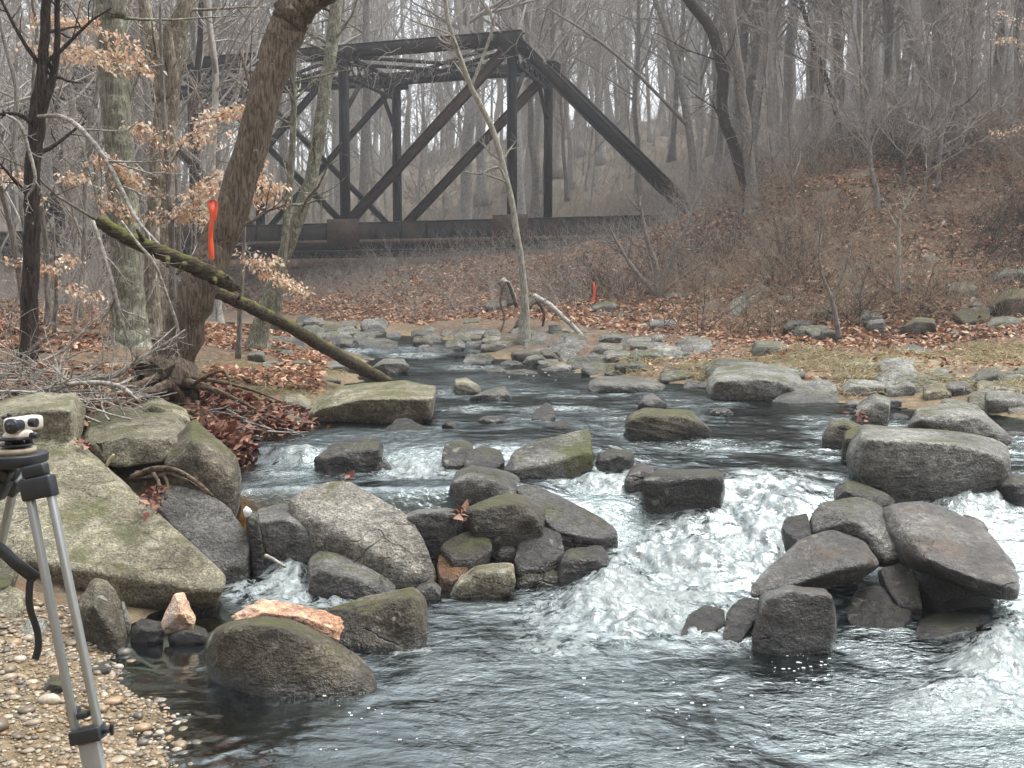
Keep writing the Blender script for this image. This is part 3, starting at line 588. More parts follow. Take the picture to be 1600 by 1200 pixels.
R('wave-washed brown stone at the left of the right-hand boulders', 'dark', None, .3, [(1220,825),(1230,808),(1262,802),(1268,835),(1245,845)], Y0=5.95, e=None, dry=.8)
# --- right-hand boulder pile
R('brown humped boulder lying across the right-hand pile', 'brown', None, .62, [(1172,915),(1200,893),(1250,845),(1300,828),(1356,850),(1373,885),(1340,910),(1290,914),(1210,930),(1176,936)], Y0=5.32, e=None, p=16, amp=.025, ridge=[(1280,880,.1),(1340,885,.02)], sink=.02, wet=0, dry=.12)
R('square brown boulder at the waterline in front of the pile', 'brown', (1240,1024,0), .5, [(1172,1005),(1190,930),(1232,914),(1300,921),(1309,960),(1306,1002),(1298,1020),(1212,1026)], e=.1, p=30, amp=.035, ridge=[(1200,950,.1),(1300,940,.12),(1215,1000,.0)], wet=.04)
R('dark arched boulder bridging the top of the right-hand pile', 'grey', None, .6, [(1262,805),(1280,782),(1340,777),(1376,790),(1402,830),(1413,882),(1392,890),(1350,862),(1300,840),(1264,832)], Y0=5.75, e=None, p=20, amp=.04, ridge=[(1330,815,.05)], sink=.02, wet=0, dry=.2)
R('great flat brown slab with a hollow on the right-hand pile', 'brown', None, 1.0, [(1368,797),(1420,783),(1482,800),(1542,835),(1582,880),(1594,915),(1586,942),(1540,936),(1450,900),(1408,862)], Y0=5.25, e=None, p=26, amp=.028, ridge=[(1440,880,.08),(1545,915,-.03),(1585,920,-.02)], sink=0, wet=0, dry=.12)
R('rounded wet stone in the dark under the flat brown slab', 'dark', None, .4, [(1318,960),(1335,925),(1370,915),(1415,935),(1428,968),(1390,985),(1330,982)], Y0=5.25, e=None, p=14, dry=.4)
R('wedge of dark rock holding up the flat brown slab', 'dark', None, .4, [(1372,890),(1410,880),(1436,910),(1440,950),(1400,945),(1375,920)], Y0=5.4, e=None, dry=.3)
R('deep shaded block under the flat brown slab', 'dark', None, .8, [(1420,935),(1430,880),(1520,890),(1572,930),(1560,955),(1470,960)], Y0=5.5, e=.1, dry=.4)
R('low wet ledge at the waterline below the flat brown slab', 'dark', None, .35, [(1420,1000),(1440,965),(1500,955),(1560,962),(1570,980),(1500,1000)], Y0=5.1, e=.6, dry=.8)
R('dark wedge of rock at the head of the right-hand pile', 'dark', None, .35, [(1303,766),(1320,751),(1362,765),(1402,786),(1372,797),(1310,780)], Y0=6.55, e=.35, p=28, dry=.3)
R('rounded dark stone at the left foot of the right-hand pile', 'dark', (1090,1003,0), .3, [(1061,1000),(1074,962),(1100,945),(1131,950),(1133,968),(1110,990),(1072,1004)], e=None, p=16, dry=.35)
R('split dark stone with a trickle of foam beside it', 'dark', (1150,1008,0), .3, [(1128,1000),(1138,950),(1165,933),(1186,938),(1182,965),(1150,1010)], e=None, p=30, dry=.4)
R('small brown stone behind the great flat slab', 'brown', None, .25, [(1488,812),(1505,804),(1535,815),(1545,832),(1515,838)], Y0=6.1)
R('black wet stone at the right edge of the stream', 'dark', None, .35, [(1557,762),(1575,742),(1610,745),(1630,775),(1590,778)], Y0=6.7, dry=.5)
# --- right upper rocks
R('long pale rock with a mossy left end in the right-hand pool', 'pale', (1440,762,.47), .95, [(1322,700),(1345,663),(1400,664),(1500,672),(1572,690),(1580,712),(1562,748),(1480,768),(1420,752),(1370,716)], e=.22, p=20, amp=.025, ridge=[(1400,690,.3),(1550,705,.25)], moss=lambda V: .0*V[:, 0], wet=.42, dry=.1)
R('mossy dark knob at the left end of the long pale rock', 'mossy', (1350,714,.5), .4, [(1314,705),(1320,675),(1345,664),(1370,680),(1380,712),(1350,716)], wet=.1)
R('pitted pale rock behind the long pale rock', 'pale', None, .9, [(1415,665),(1430,638),(1500,627),(1540,640),(1582,685),(1570,692),(1500,675)], Y0=8.6, e=.3, p=22, amp=.035)
R('small mossy rock left of the long pale rock', 'mossy', (1300,690,.55), .4, [(1283,685),(1295,662),(1320,654),(1345,665),(1340,690),(1295,692)])
R('tilted pale rock with a rounded back at the pool edge', 'pale', (1350,662,.6), .6, [(1325,658),(1345,628),(1372,615),(1392,622),(1390,655),(1350,663)], e=.3)
R('broad pale slab with a dark waterline on the right shore', 'pale', (1170,624,.64), 1.5, [(1103,605),(1115,575),(1170,566),(1230,575),(1256,592),(1240,618),(1170,625),(1110,622)], e=.45, p=20, amp=.03, wet=.1)
R('triangular pale rock dipping into the water', 'pale', (1260,633,.6), .8, [(1203,630),(1250,605),(1282,590),(1302,600),(1312,632),(1260,634)], e=None, p=36)
R('dark mossy double-humped rock in the upper pool', 'mossy', (1040,677,.59), .6, [(974,668),(980,648),(1010,637),(1040,645),(1080,643),(1106,660),(1112,672),(1060,678),(985,676)], e=.3, p=18, amp=.05)
R('dark pointed stone alone in the upper pool', 'dark', (850,657,.6), .4, [(830,655),(838,640),(852,629),(862,635),(868,652),(850,658)], e=None, p=40, wet=.05)
R('low flat stone just right of the dark pointed stone', 'dark', (875,668,.6), .4, [(845,666),(865,657),(885,656),(898,666),(875,669)], e=.5)
R('brown squarish stone at the head of the upper pool', 'olive', (730,616,.63), .6, [(708,608),(712,592),(730,590),(752,603),(748,614),(715,616)], e=.4)
R('flat grey rock lapped by ripples near the squarish stone', 'grey', (770,627,.62), .8, [(733,624),(760,608),(788,603),(800,622),(780,628)], e=.3)
R('long flat ledge with a dark undercut on the far shore', 'pale', (975,611,.65), 1.2, [(918,596),(930,587),(1010,587),(1040,598),(1036,611),(940,608)], e=.45)
R('small dark triangular rock near the broad pale slab', 'grey', (1018,637,.62), .5, [(996,634),(1005,618),(1022,614),(1042,632),(1020,638)], e=.3)
R('little rounded rock breaking the ripples on the right', 'grey', (1125,650,.6), .4, [(1106,647),(1115,638),(1135,636),(1146,646),(1125,651)])
R('half sunken stone washed over in the upper pool', 'grey', (770,662,.59), .5, [(742,660),(755,650),(785,649),(800,659),(770,663)], dry=.6)
R('small half-drowned stone left of the pointed stone', 'dark', (700,668,.6), .3, [(690,666),(697,658),(708,662),(710,667)], dry=.6)
# --- left shore rocks
R('great grey boulder with an overhanging dark front at the left shore', 'olive', None, 1.25, [(479,648),(498,620),(560,600),(640,594),(682,600),(681,630),(652,660),(600,668),(540,662),(490,657)], Y0=9.4, e=.32, p=34, amp=.025, ridge=[(535,634,.0),(600,625,-.1),(665,625,-.05)], sink=.15, wet=.08, moss=lambda V: .55*sstep(.1, .35, fbm(V*4+2, 4)+.1))
R('low rounded stone in front of the great grey boulder', 'dark', (635,676,.58), .35, [(600,672),(620,655),(640,653),(674,672),(640,677)], e=None)
R('dull green stone at the left of the great grey boulder', 'olive', (462,648,.62), .5, [(437,640),(445,618),(470,614),(488,628),(484,648)], e=.4)
R('small pale angular stone at the left water edge', 'grey', (455,668,.6), .3, [(434,662),(448,646),(468,645),(477,662),(455,668)], p=36)
R('black log-like rock slanting across the left riffle', 'dark', (540,734,.48), .4, [(490,718),(510,700),(545,688),(596,684),(601,715),(560,732),(510,730)], e=.4, p=30, amp=.07, dry=.4)
R('small dark stone at the foot of the log-like rock', 'dark', (590,737,.46), .25, [(566,732),(580,718),(600,714),(612,728),(590,737)], dry=.5)
R('flat grey stone beside the end of the fallen log', 'grey', (545,581,.7), .7, [(503,575),(520,565),(565,564),(582,574),(545,582)], e=.5)
R('pale flat stone under the tip of the fallen log', 'grey', (610,578,.72), .9, [(580,575),(600,560),(630,560),(641,572),(610,579)], e=.4)
R('long low grey stone in the far bend of the creek', 'grey', None, 1.2, [(545,548),(560,533),(600,528),(622,535),(618,548)], Y0=20, e=.4)
R('dark boulder at the head of the far riffle', 'grey', None, 1.0, [(597,560),(610,546),(650,545),(660,558),(620,562)], Y0=19.5, e=.4)
# --- right bar
R('leaning dark grey rock with a shaded foot on the straw bar', 'bank', None, .9, [(1174,545),(1180,532),(1215,532),(1246,548),(1240,560),(1205,566),(1190,556)], Y0='g', e=.3, p=30)
R('flat grey shelf of rock on the straw bar', 'bank', None, 1.2, [(1262,572),(1275,560),(1345,549),(1346,564),(1320,574)], Y0='g', e=.4, p=36)
R('rounded grey rock half buried in straw', 'bank', None, .8, [(1385,564),(1400,545),(1430,537),(1456,548),(1450,566)], Y0='g', e=None)
R('smooth pale slab on the right bar', 'pale', None, 1.2, [(1408,598),(1420,575),(1460,570),(1496,578),(1490,598)], Y0='g', e=.6)
R('blocky grey rock at the right edge of the bar', 'bank', None, .8, [(1514,605),(1525,585),(1560,574),(1570,590),(1568,615),(1530,614)], Y0='g', e=.3, p=36)
R('bluish outcrop high on the right slope', 'bank', None, 1.3, [(1300,440),(1320,418),(1345,404),(1372,420),(1382,450),(1340,458)], Y0='g', e=None, p=40, wet=0)
R('tilted pale slab on the leafy slope', 'bank', None, .8, [(1133,497),(1145,470),(1165,462),(1171,472),(1150,498)], Y0='g', e=None, p=40, wet=0)
R('mossy grey stones at the foot of the right slope', 'mossy', None, .8, [(1405,512),(1430,495),(1460,498),(1465,515),(1430,520)], Y0='g', wet=0)
R('pale boulder at the foot of the right slope', 'bank', None, .7, [(1335,505),(1350,485),(1378,490),(1380,503),(1355,510)], Y0='g', wet=0)
R('dark mossy crag at the right edge of the slope', 'mossy', None, 1.2, [(1545,480),(1570,452),(1620,450),(1630,490),(1580,495)], Y0='g', wet=0, p=36)
R('dark grey block beside the mossy crag', 'bank', None, 1.0, [(1540,430),(1570,415),(1620,415),(1625,445),(1560,450)], Y0='g', wet=0, p=36)
# --- scattered shore stones: (px, py of foot, width px, height px)
def small_rocks(label, group, mat, spots, zoff=.0, e=(.25, .5), land=True, wet=.08):
    for (x, y, w, h) in spots:
        # find where the line of sight meets the ground
        Y0 = march(x, y-2, lambda X, Y: np.maximum(ground0(X, Y), zw(X, Y)-.03), 4)[1]
        n = random.randint(5, 7); a0 = random.random()*6
        out = []
        for k in range(n):
            a = a0+2*PI*k/n+random.uniform(-.3, .3); rr = random.uniform(.85, 1.15)
            cx_, cy_ = math.cos(a), math.sin(a)
            cx_ = math.copysign(abs(cx_)**.7, cx_); cy_ = math.copysign(abs(cy_)**.7, cy_)
            out.append((x+cx_*w/2*rr, y-h/2-cy_*h/2*rr))
        rock(label, random.choice(mat), None, w*Y0/F*random.uniform(.7, 1.0), out, Y0=Y0, e=random.choice([None, random.uniform(*e)]), p=random.choice([18, 26, 40]), det=4, amp=.05, sink=.12, group=group, wet=wet)
rs = random.Random(3)
far = []
for i in range(110):
    x = rs.uniform(440, 1000); t = (x-430)/570
    y = rs.uniform(508, 552)+(24*t if x > 600 else 0); s = rs.uniform(.6, 1.35)
    far.append((x, y, 27*s*rs.uniform(.8, 1.6), 14*s*rs.uniform(.8, 1.3)))
far.sort(key=lambda r: r[1])
small_rocks('grey stone in the jumble along the far shore below the bridge', 'jumbled stones along the far shore', ['bank', 'mossy', 'grey', 'grey', 'dark'], far)
mid = [(815,592,60,16),(870,585,50,18),(905,578,42,22),(950,560,50,26),(900,545,44,24),(935,588,60,22),(985,585,50,20),(1010,570,55,24),(1040,560,50,20),(1085,552,60,26),(1060,600,60,22),(1085,612,40,18),(1095,590,40,22),(1120,605,30,26),
 (860,560,40,18),(835,548,40,20),(880,528,40,16),(960,540,50,20),(1000,545,44,18),(775,588,40,14),(800,575,36,12),(1145,628,40,12),(1075,630,40,10)]
small_rocks('pale grey rock packed along the right shore below the leafy slope', 'rocks packed along the right shore', ['pale', 'bank', 'bank', 'grey'], mid)
rt = [(1315,600,40,20),(1345,585,40,16),(1300,570,40,14),(1380,610,34,26),(1410,620,50,26),(1440,612,44,22),(1465,625,46,28),(1500,620,50,26),(1490,640,40,18),(1535,635,50,24),(1570,630,50,20),(1590,650,40,20),(1555,655,60,16),(1395,640,36,18),(1330,640,30,16),(1310,615,30,14),(1590,600,40,18),(1375,580,36,14),(1595,620,40,16),(1405,660,30,14),(1585,690,40,16)]
small_rocks('grey-green stone lying in the straw at the right pool edge', 'stones in the straw at the right pool edge', ['pale', 'bank', 'grey', 'olive'], rt)
rt2 = []
for i in range(24):
    x = rs.uniform(1090, 1610); t = (x-1090)/520
    rt2.append((x, rs.uniform(586, 612)+t*rs.uniform(0, 60), rs.uniform(50, 112), rs.uniform(20, 40)))
rt2.sort(key=lambda r: r[1])
small_rocks('pale lichened slab heaped along the right shore of the upper pool', 'slabs heaped along the right shore', ['pale', 'pale', 'bank', 'olive'], rt2)
ct = []
for i in range(46):
    x = rs.uniform(640, 1110); ct.append((x, rs.uniform(522, 575)+(x-640)*.045, rs.uniform(20, 48), rs.uniform(10, 22)))
ct.sort(key=lambda r: r[1])
small_rocks('grey angular stone piled at the bend of the creek by the thin pale tree', 'stones piled at the bend of the creek', ['bank', 'grey', 'grey', 'mossy', 'pale'], ct)
lf = [(410,548,40,16),(440,560,40,16),(470,575,36,12),(500,552,44,16),(530,540,40,16),(425,575,36,12),(475,545,36,14),(400,560,30,14),(520,600,30,10),(560,565,36,10)]
small_rocks('mossy flat stone on the left shore beyond the leaning tree', 'flat stones on the left shore', ['grey', 'bank', 'mossy'], lf)
sl = []
for i in range(26):
    sl.append((rs.uniform(640, 1600), rs.uniform(478, 530), rs.uniform(18, 46), rs.uniform(10, 24)))
small_rocks('grey stone half buried in dead leaves on the slope', 'stones half buried in the leafy slope', ['bank', 'bank', 'grey', 'mossy'], sl, wet=0)
oc = [(1180,478,60,34),(1215,440,50,36),(1290,500,44,24),(1250,520,50,20),(1420,470,60,30),(1455,430,44,34),(1500,470,60,30),(1520,505,60,26),(1570,520,70,26),(1390,395,40,24),(1120,450,40,30),(1060,478,50,24),(1340,470,44,22),(1580,380,60,34),(1480,370,40,24),(1240,360,40,22)]
oc.sort(key=lambda r: r[1])
small_rocks('dark mossy outcrop poking through the leaves of the right-hand slope', 'outcrops on the right-hand slope', ['bank', 'mossy', 'bank', 'dark'], oc, wet=0)
tiny = [(640,950,24,12),(520,742,26,8),(455,735,24,8),(540,748,30,8),(575,752,20,6),(690,750,26,8),(905,742,20,8),(780,768,20,10),(700,905,24,16),(760,905,24,14),(810,935,20,8),(1300,990,30,16),(1330,1000,30,12),(1375,1000,40,12),(955,780,24,10),(1030,660,24,8),(930,690,20,6),(1010,700,24,6),(560,640,20,8)]
small_rocks('small dark wet stone washed by the stream', 'small wet stones washed by the stream', ['dark', 'brown'], tiny)
# ------------------------------------------------------------------ bridge
BO = np.array([0., 38., 0.]); BU = np.array([-.953, .303, 0]); BW = np.array([.303, .953, 0]); ZU = np.array([0, 0, 1.])
PN = 6.9; WID = 5.0; ZB, ZT = 3.62, 11.38
def bp(i, w, z): return BO+BU*PN*i+BW*w+ZU*z
bridge = thing('truss_bridge', 'dark rusted steel railway truss bridge crossing the creek', 'bridge', bp(1, 0, 0))
def ibeam(b, a, c, w, h, side, t=.05):
    """I section: flanges on the two h-faces"""
    a = np.asarray(a); c = np.asarray(c); d = (c-a)/np.linalg.norm(c-a); sd = side-d*(side@d); sd = sd/np.linalg.norm(sd); n = np.cross(d, sd)
    for s in (-1, 1): b.bar(a+n*s*(h/2-t/2), c+n*s*(h/2-t/2), w, t, sd)
    b.bar(a, c, t, h-2*t, sd)
for wi, (w0, wname) in enumerate(((0, 'near'), (WID, 'far'))):
    b = B()
    b.bar(bp(-.03, w0, ZT), bp(3.03, w0, ZT), .42, .4, BW); b.bar(bp(-.06, w0, ZT+.225), bp(3.06, w0, ZT+.225), .56, .045, BW)
    for q in (1, 2): b.bar(bp(q-.06, w0, ZT-.02), bp(q+.06, w0, ZT-.02), .5, .46, BW)
    child('top_chord', *b.get(), MAT['steel'], bridge, False)
    b = B()
    z0, z1 = ZB+.06, ZB+1.2; s = -1 if wi == 0 else 1
    b.bar(bp(-1.1, w0, (z0+z1)/2), bp(4.1, w0, (z0+z1)/2), .05, z1-z0-.1, BW)
    b.bar(bp(-1.1, w0, z1-.03), bp(4.1, w0, z1-.03), .36, .05, BW); b.bar(bp(-1.1, w0, z0+.03), bp(4.1, w0, z0+.03), .4, .06, BW)
    for k in range(34): q = -1.05+k*5.1/33; b.bar(bp(q, w0+s*.1, z0+.45), bp(q, w0+s*.1, z1-.07), .02, .14, BU)
    child('girder', *b.get(), MAT['steel'], bridge, False)
    b = B(); b.bar(bp(-1.1, w0+s*.12, z0+.36), bp(4.1, w0+s*.12, z0+.36), .2, .2, BW)
    child('bottom_chord', *b.get(), MAT['rust'], bridge, False)
    for q in range(4):
        b = B(); ibeam(b, bp(q, w0, z1), bp(q, w0, ZT-.2), .3, .3, BW); child('post', *b.get(), MAT['steel'], bridge, False)
        b = B(); b.bar(bp(q-.1, w0+s*.24, z0+.72), bp(q+.1, w0+s*.24, z0+.72), .03, 1.1, BW)
        for k in range(8):
            for h in range(3): b.box(bp(q-.085+.024*k, w0+s*.262, z0+.3+.4*h), (.03, .03, .03))
        child('gusset_plate', *b.get(), MAT['rust'], bridge, False)
        b = B(); b.bar(bp(q-.07, w0+s*.222, ZT-.1), bp(q+.07, w0+s*.222, ZT-.1), .02, .62, BW); child('gusset_plate', *b.get(), MAT['steel'], bridge, False)
    for i0, i1, r in ((1, 0, 1), (2, 3, 1), (1, 2, 0), (2, 1, 0)):
        b = B(); off = .06 if (i0, i1) == (2, 1) else -.06
        ibeam(b, bp(i0, w0+off*(1-r), z1-.1), bp(i1, w0+off*(1-r), ZT-.15), .3 if r else .2, .34 if r else .22, BW, .04)
        child('diagonal', *b.get(), MAT['rust'] if r else MAT['steel'], bridge, False)
    for a, c in ((0, -1.0), (3, 4.0)):
        b = B(); A, C_ = bp(a, w0, ZT+.05), bp(c, w0, z1-.3); ibeam(b, A, C_, .5, .44, BW)
        b.bar(A+ZU*.3, C_+ZU*.3, .56, .05, BW); child('end_post', *b.get(), MAT['steel'], bridge, False)
b = B()
for q in range(4):
    b.bar(bp(q, .3, ZT-.05), bp(q, WID-.3, ZT-.05), .2, .1, BU); b.bar(bp(q, .3, ZT-.85), bp(q, WID-.3, ZT-.85), .16, .1, BU)
    for k in range(6):
        y0, y1 = .3+k*(WID-.6)/6, .3+(k+1)*(WID-.6)/6
        b.bar(bp(q, y0, ZT-.8), bp(q, y1, ZT-.1), .06, .05, BU); b.bar(bp(q, y1, ZT-.8), bp(q, y0, ZT-.1), .06, .05, BU)
    for s, y in ((1, .25), (-1, WID-.25)): b.bar(bp(q, y, ZT-2.1), bp(q, y+s*1.2, ZT-.9), .14, .12, BU)
    if q < 3:
        for h in (0, -.28):
            b.bar(bp(q, .25, ZT-.02+h), bp(q+1, WID-.25, ZT-.02+h), .13, .07, ZU); b.bar(bp(q+1, .25, ZT-.1+h), bp(q, WID-.25, ZT-.1+h), .13, .07, ZU)
child('sway_bracing', *b.get(), MAT['steel'], bridge, False)
b = B()
for q in range(-1, 5): b.bar(bp(q, .1, ZB+.55), bp(q, WID-.1, ZB+.55), .3, .9, BU)
for y in (1.6, WID-1.6): b.bar(bp(-1, y, ZB+.7), bp(4, y, ZB+.7), .3, .6, BW)
child('floor_beam', *b.get(), MAT['steel'], bridge, False)
b = B()
for k in range(84):
    q = -1+k*5/83; b.bar(bp(q, .75, ZB+1.1), bp(q, WID-.75, ZB+1.1), .22, .2, BU)
child('cross_tie', *b.get(), MAT['bark_dark'], bridge, False)
b = B()
for y in (WID/2-.75, WID/2+.75): b.bar(bp(-1, y, ZB+1.27), bp(4, y, ZB+1.27), .07, .14, BW)
child('rail', *b.get(), MAT['rust'], bridge, False)
def masonry(name, label, i):
    b = B(); rr = random.Random(5)
    g = min(gz(*bp(i, w, 0)[:2]) for w in (0, WID))
    z = min(g, ZB-1.6)-.6
    while z < ZB-.05:
        h = min(rr.uniform(.38, .5), ZB-.03-z); y = -.9
        while y < WID+.9:
            l = rr.uniform(.6, 1.2); l = min(l, WID+.9-y)
            b.bar(bp(i, y+.01, z+h/2), bp(i, y+l-.01, z+h/2), 1.5+rr.uniform(-.06, .06), h-.02, BU); y += l
        z += h
    loc = bp(i, WID/2, g); V, Fq = b.get()
    return tag(mk(name, V, Fq, MAT['bank'], smooth=False, loc=loc, attrs=dict(wet=np.zeros(len(V)), moss=np.zeros(len(V)))), label, 'abutment')
masonry('stone_abutment', 'block stone abutment under the right end of the bridge', -1.08)
masonry('stone_abutment', 'block stone abutment under the far left end of the bridge', 4.08)

# ------------------------------------------------------------------ trees
def limb(pts, n=30, sides=10, nz=.06, nf=5, seed=0, b=None):
    """pts: (px, py, Y, width_px) -> tapered tube"""
    b = b or B(); w = [(*P(x, y, Y), wd*Y/F/2) for x, y, Y, wd in pts]; c = crom(w, n)
    rng_ = np.random.default_rng(seed+50); j = rng_.normal(size=(n, 3))*(c[:, 3:4]*.06); c[:, :3] += j
    b.tube(c[:, :3], np.maximum(c[:, 3], .002), sides, True, nz, nf, seed); return b, c
def twigs_on(c, m, ratio, ang, k=5, levels=2, seed=0, b=None, t0=.3, up=.2, m2=5, maxr=.05, rscale=.5):
    b = b or B(); rng_ = np.random.default_rng(seed); PP, RR = c[None, :, :3], np.minimum(c[None, :, 3], maxr)
    res = []
    for lv in range(levels):
        PP, RR = kids(PP, RR, m if lv == 0 else m2, ratio if lv == 0 else .5, ang, k, up, t0 if lv == 0 else .25, .16, rscale if lv == 0 else .6, rng_)
        RR = np.maximum(RR, .0028); V, Fq = tubes(PP, RR, 5 if lv == 0 else 3); b.add(V, Fq); res.append((PP, RR))
    return b, res
def tree(name, label, limbs, mat, tw=None, cat='tree', seed=0, sides=16, nz=.07, tmat=None, n=46, extra=None):
    x, y, Y, w = limbs[0][0]
    if Y > 18.5:   # stand it on the slope
        dy = GG(x, y-4, 12)[1]-Y; k = (Y+dy)/Y
        limbs = [[(a, b_, c*k, d) for a, b_, c, d in l] for l in limbs]; x, y, Y, w = limbs[0][0]
        print('TREE', name, round(dy, 1))
    base = P(x, y, Y)
    root = thing(name, label, cat, base)
    cs = []
    b, c = limb(limbs[0], n, sides, nz, 5, seed); cs.append(c)
    child('trunk', *b.get(), MAT[mat], root)
    for i, l in enumerate(limbs[1:]):
        b2, c = limb(l, max(14, n//2), max(6, sides//2), nz, 5, seed+i+1); cs.append(c); child('branch', *b2.get(), MAT[tmat or mat], root)
    if tw:
        b3 = B()
        for i, c in enumerate(cs): twigs_on(c, *tw, seed=seed*10+i, b=b3)
        child('crown', *b3.get(), MAT[tmat or mat], root)
    return root, cs
tree('leaning_tree', 'thick ridged brown tree leaning right at the creek edge', [
  [(256,618,8.9,120),(262,600,8.92,92),(273,555,9,68),(304,469,9,58),(336,390,9.05,54),(368,312,9.1,51),(411,156,9.2,49),(445,52,9.3,56),(469,-5,9.4,60),(496,-90,9.5,52),(536,-260,9.7,44),(576,-480,9.9,34),(616,-800,10.2,14)],
  [(447,48,9.25,34),(466,18,9.25,38),(495,-4,9.22,37),(535,-32,9.2,34),(620,-140,9.1,30),(720,-330,9,18)],
  [(452,40,9.3,26),(446,-40,9.5,32),(425,-200,9.7,28),(400,-500,9.9,12)]], 'bark_lean', (5, .14, .9, 5, 2), seed=3, sides=30, n=70, nz=.05)
tree('slim_dark_tree', 'slim dark forked tree at the far left, pale twigs hanging from it', [
  [(42,562,9.4,34),(46,520,9.4,27),(48,420,9.4,25),(50,320,9.4,24),(52,250,9.4,23),(58,185,9.4,24),(66,110,9.4,16),(72,20,9.4,14),(78,-80,9.4,11),(85,-260,9.4,5)],
  [(58,190,9.4,20),(70,160,9.4,15),(85,110,9.45,11),(90,50,9.45,9),(88,-60,9.5,6)],
  [(55,195,9.4,9),(25,178,9.2,6),(-20,182,9.1,4)]], 'bark_dark', (8, .18, .9, 5, 2), seed=5, sides=14)
tree('pale_lichen_tree', 'stout pale green lichen covered trunk on the left bank', [
  [(202,550,13,84),(202,522,13,60),(200,450,13,48),(191,300,13,44),(179,150,13,43),(174,60,13,43),(172,-20,13,42),(168,-300,13.1,34),(172,-700,13.2,14)]], 'bark_lichen', (6, .2, 1., 5, 2), seed=8, sides=26, n=60, nz=.06)
tree('brown_forest_tree', 'narrow brown trunk close beside the lichen covered trunk', [
  [(236,545,13.6,38),(238,500,13.6,27),(238,380,13.6,23),(244,250,13.7,22),(254,140,13.8,21),(240,70,13.8,20),(225,0,13.9,18),(205,-200,14,9)],
  [(255,150,13.8,20),(270,120,13.8,17),(262,50,13.8,15),(280,15,13.8,13),(300,-60,13.8,9)]], 'bark_mottle', (6, .16, .9, 5, 2), seed=9)
tree('mottled_sycamore', 'pale mottled trunk rising behind the orange beech leaves', [
  [(255,540,15,36),(254,400,15,28),(258,280,15,26),(266,170,15,25),(276,90,15,23),(290,10,15,20),(312,-120,15.2,15),(330,-350,15.4,7)]], 'bark_mottle', (7, .18, .9, 5, 2), seed=10)
tree('grey_forest_tree', 'broad dull grey trunk behind the lichen covered trunk', [
  [(220,500,22,46),(220,400,22,36),(216,200,22,34),(208,0,22,34),(204,-300,22,24),(200,-600,22,10)]], 'bark_grey', (8, .2, .9, 5, 2), seed=11)
tree('lichen_creek_tree', 'lichen mottled tree leaning over the creek just right of the leaning tree', [
  [(398,556,15.5,44),(404,525,15.5,30),(424,460,15.5,23),(457,365,15.5,21),(480,300,15.6,20),(494,240,15.7,20),(508,140,15.8,19),(519,60,15.9,19),(526,-20,16,18),(534,-300,16.2,13),(538,-600,16.4,5)]], 'bark_lichen', (8, .16, .9, 5, 2), seed=12, sides=18)
tree('lichen_sapling', 'thin green lichen stem left of the lichen mottled tree', [
  [(432,500,15,13),(442,400,15,12),(452,300,15,11),(458,200,15,10),(459,120,15,8),(462,60,15,6),(466,-60,15,3)]], 'bark_lichen', (12, .22, 1.1, 5, 2), seed=13, sides=9)
tree('thin_pale_tree', 'thin pale tree on the far shore leaning left across the bridge', [
  [(818,545,22,26),(820,500,22,16),(818,440,22,11),(808,370,22,10),(796,300,22,9.5),(770,205,22,9),(738,140,22,8.5),(715,80,22,8),(700,30,22,7),(692,-40,22,6),(680,-200,22,4)],
  [(735,140,22,6),(765,60,22.1,5),(770,30,22.1,4),(758,5,22.1,3)],
  [(796,300,22,5),(780,262,21.9,4),(750,272,21.8,3),(725,268,21.8,2)]], 'bark_pale', (9, .14, 1., 5, 2), seed=14, sides=12)
tree('dark_bowed_tree', 'tall dark bowed tree on the right bank beside the end post', [
  [(1172,338,37,26),(1168,300,37,18),(1150,240,37,16),(1130,180,37,17),(1128,110,37,17),(1112,50,37,16),(1080,5,37,15),(1040,-60,37,12),(980,-200,37,7)]], 'bark_dark', (9, .2, .9, 5, 2), seed=15)
tree('pale_forest_tree', 'straight pale trunk twinned with the dark bowed tree', [
  [(1176,338,37.2,30),(1174,300,37.2,20),(1165,200,37.3,17),(1152,100,37.3,16),(1140,0,37.4,15),(1128,-200,37.5,10)]], 'bark_grey', (9, .2, .9, 5, 2), seed=16)
tree('mossy_tree', 'large dark mossy trunk high on the right slope', [
  [(1490,250,38,50),(1490,200,38,33),(1489,100,38,31),(1487,0,38,30),(1484,-200,38,24)]], 'bark_grey', (10, .2, 1., 5, 2), seed=17, sides=16, tmat='bark_dark')
tree('grey_leaning_tree', 'grey trunk leaning left beside the large mossy trunk', [
  [(1465,215,40,24),(1448,130,40,17),(1425,50,40,16),(1405,-20,40,14),(1370,-160,40,9)]], 'bark_grey', (10, .2, .9, 5, 2), seed=18)
tree('curved_sapling', 'dark curved sapling rooted on the crest of the right slope', [
  [(1305,250,35,11),(1312,215,35,9),(1300,150,35,8),(1268,60,35,7),(1250,-10,35,6),(1235,-100,35,3)]], 'bark_dark', (10, .2, .9, 5, 2), seed=19, sides=8)
tree('slender_arched_tree', 'slender tree arching left over the bridge end post', [
  [(1080,330,34,15),(1082,250,34,12),(1065,140,34,10),(1045,60,34,9),(1020,-10,34,8),(980,-120,34,4)],
  [(1078,200,34,6),(1000,120,33.5,5),(930,60,33,4),(860,15,33,3)]], 'bark_grey', (10, .2, .9, 5, 2), seed=20, sides=9)
tree('forked_sapling', 'pale forked sapling standing in the brush on the right slope', [
  [(1404,480,22,9),(1404,420,22,6),(1406,350,22,4.5),(1415,320,22,3),(1425,295,22,1.5)],
  [(1405,360,22,4),(1390,335,22,3),(1380,310,22,1.5)]], 'bark_pale', (9, .3, .8, 4, 2), seed=21, sides=6)
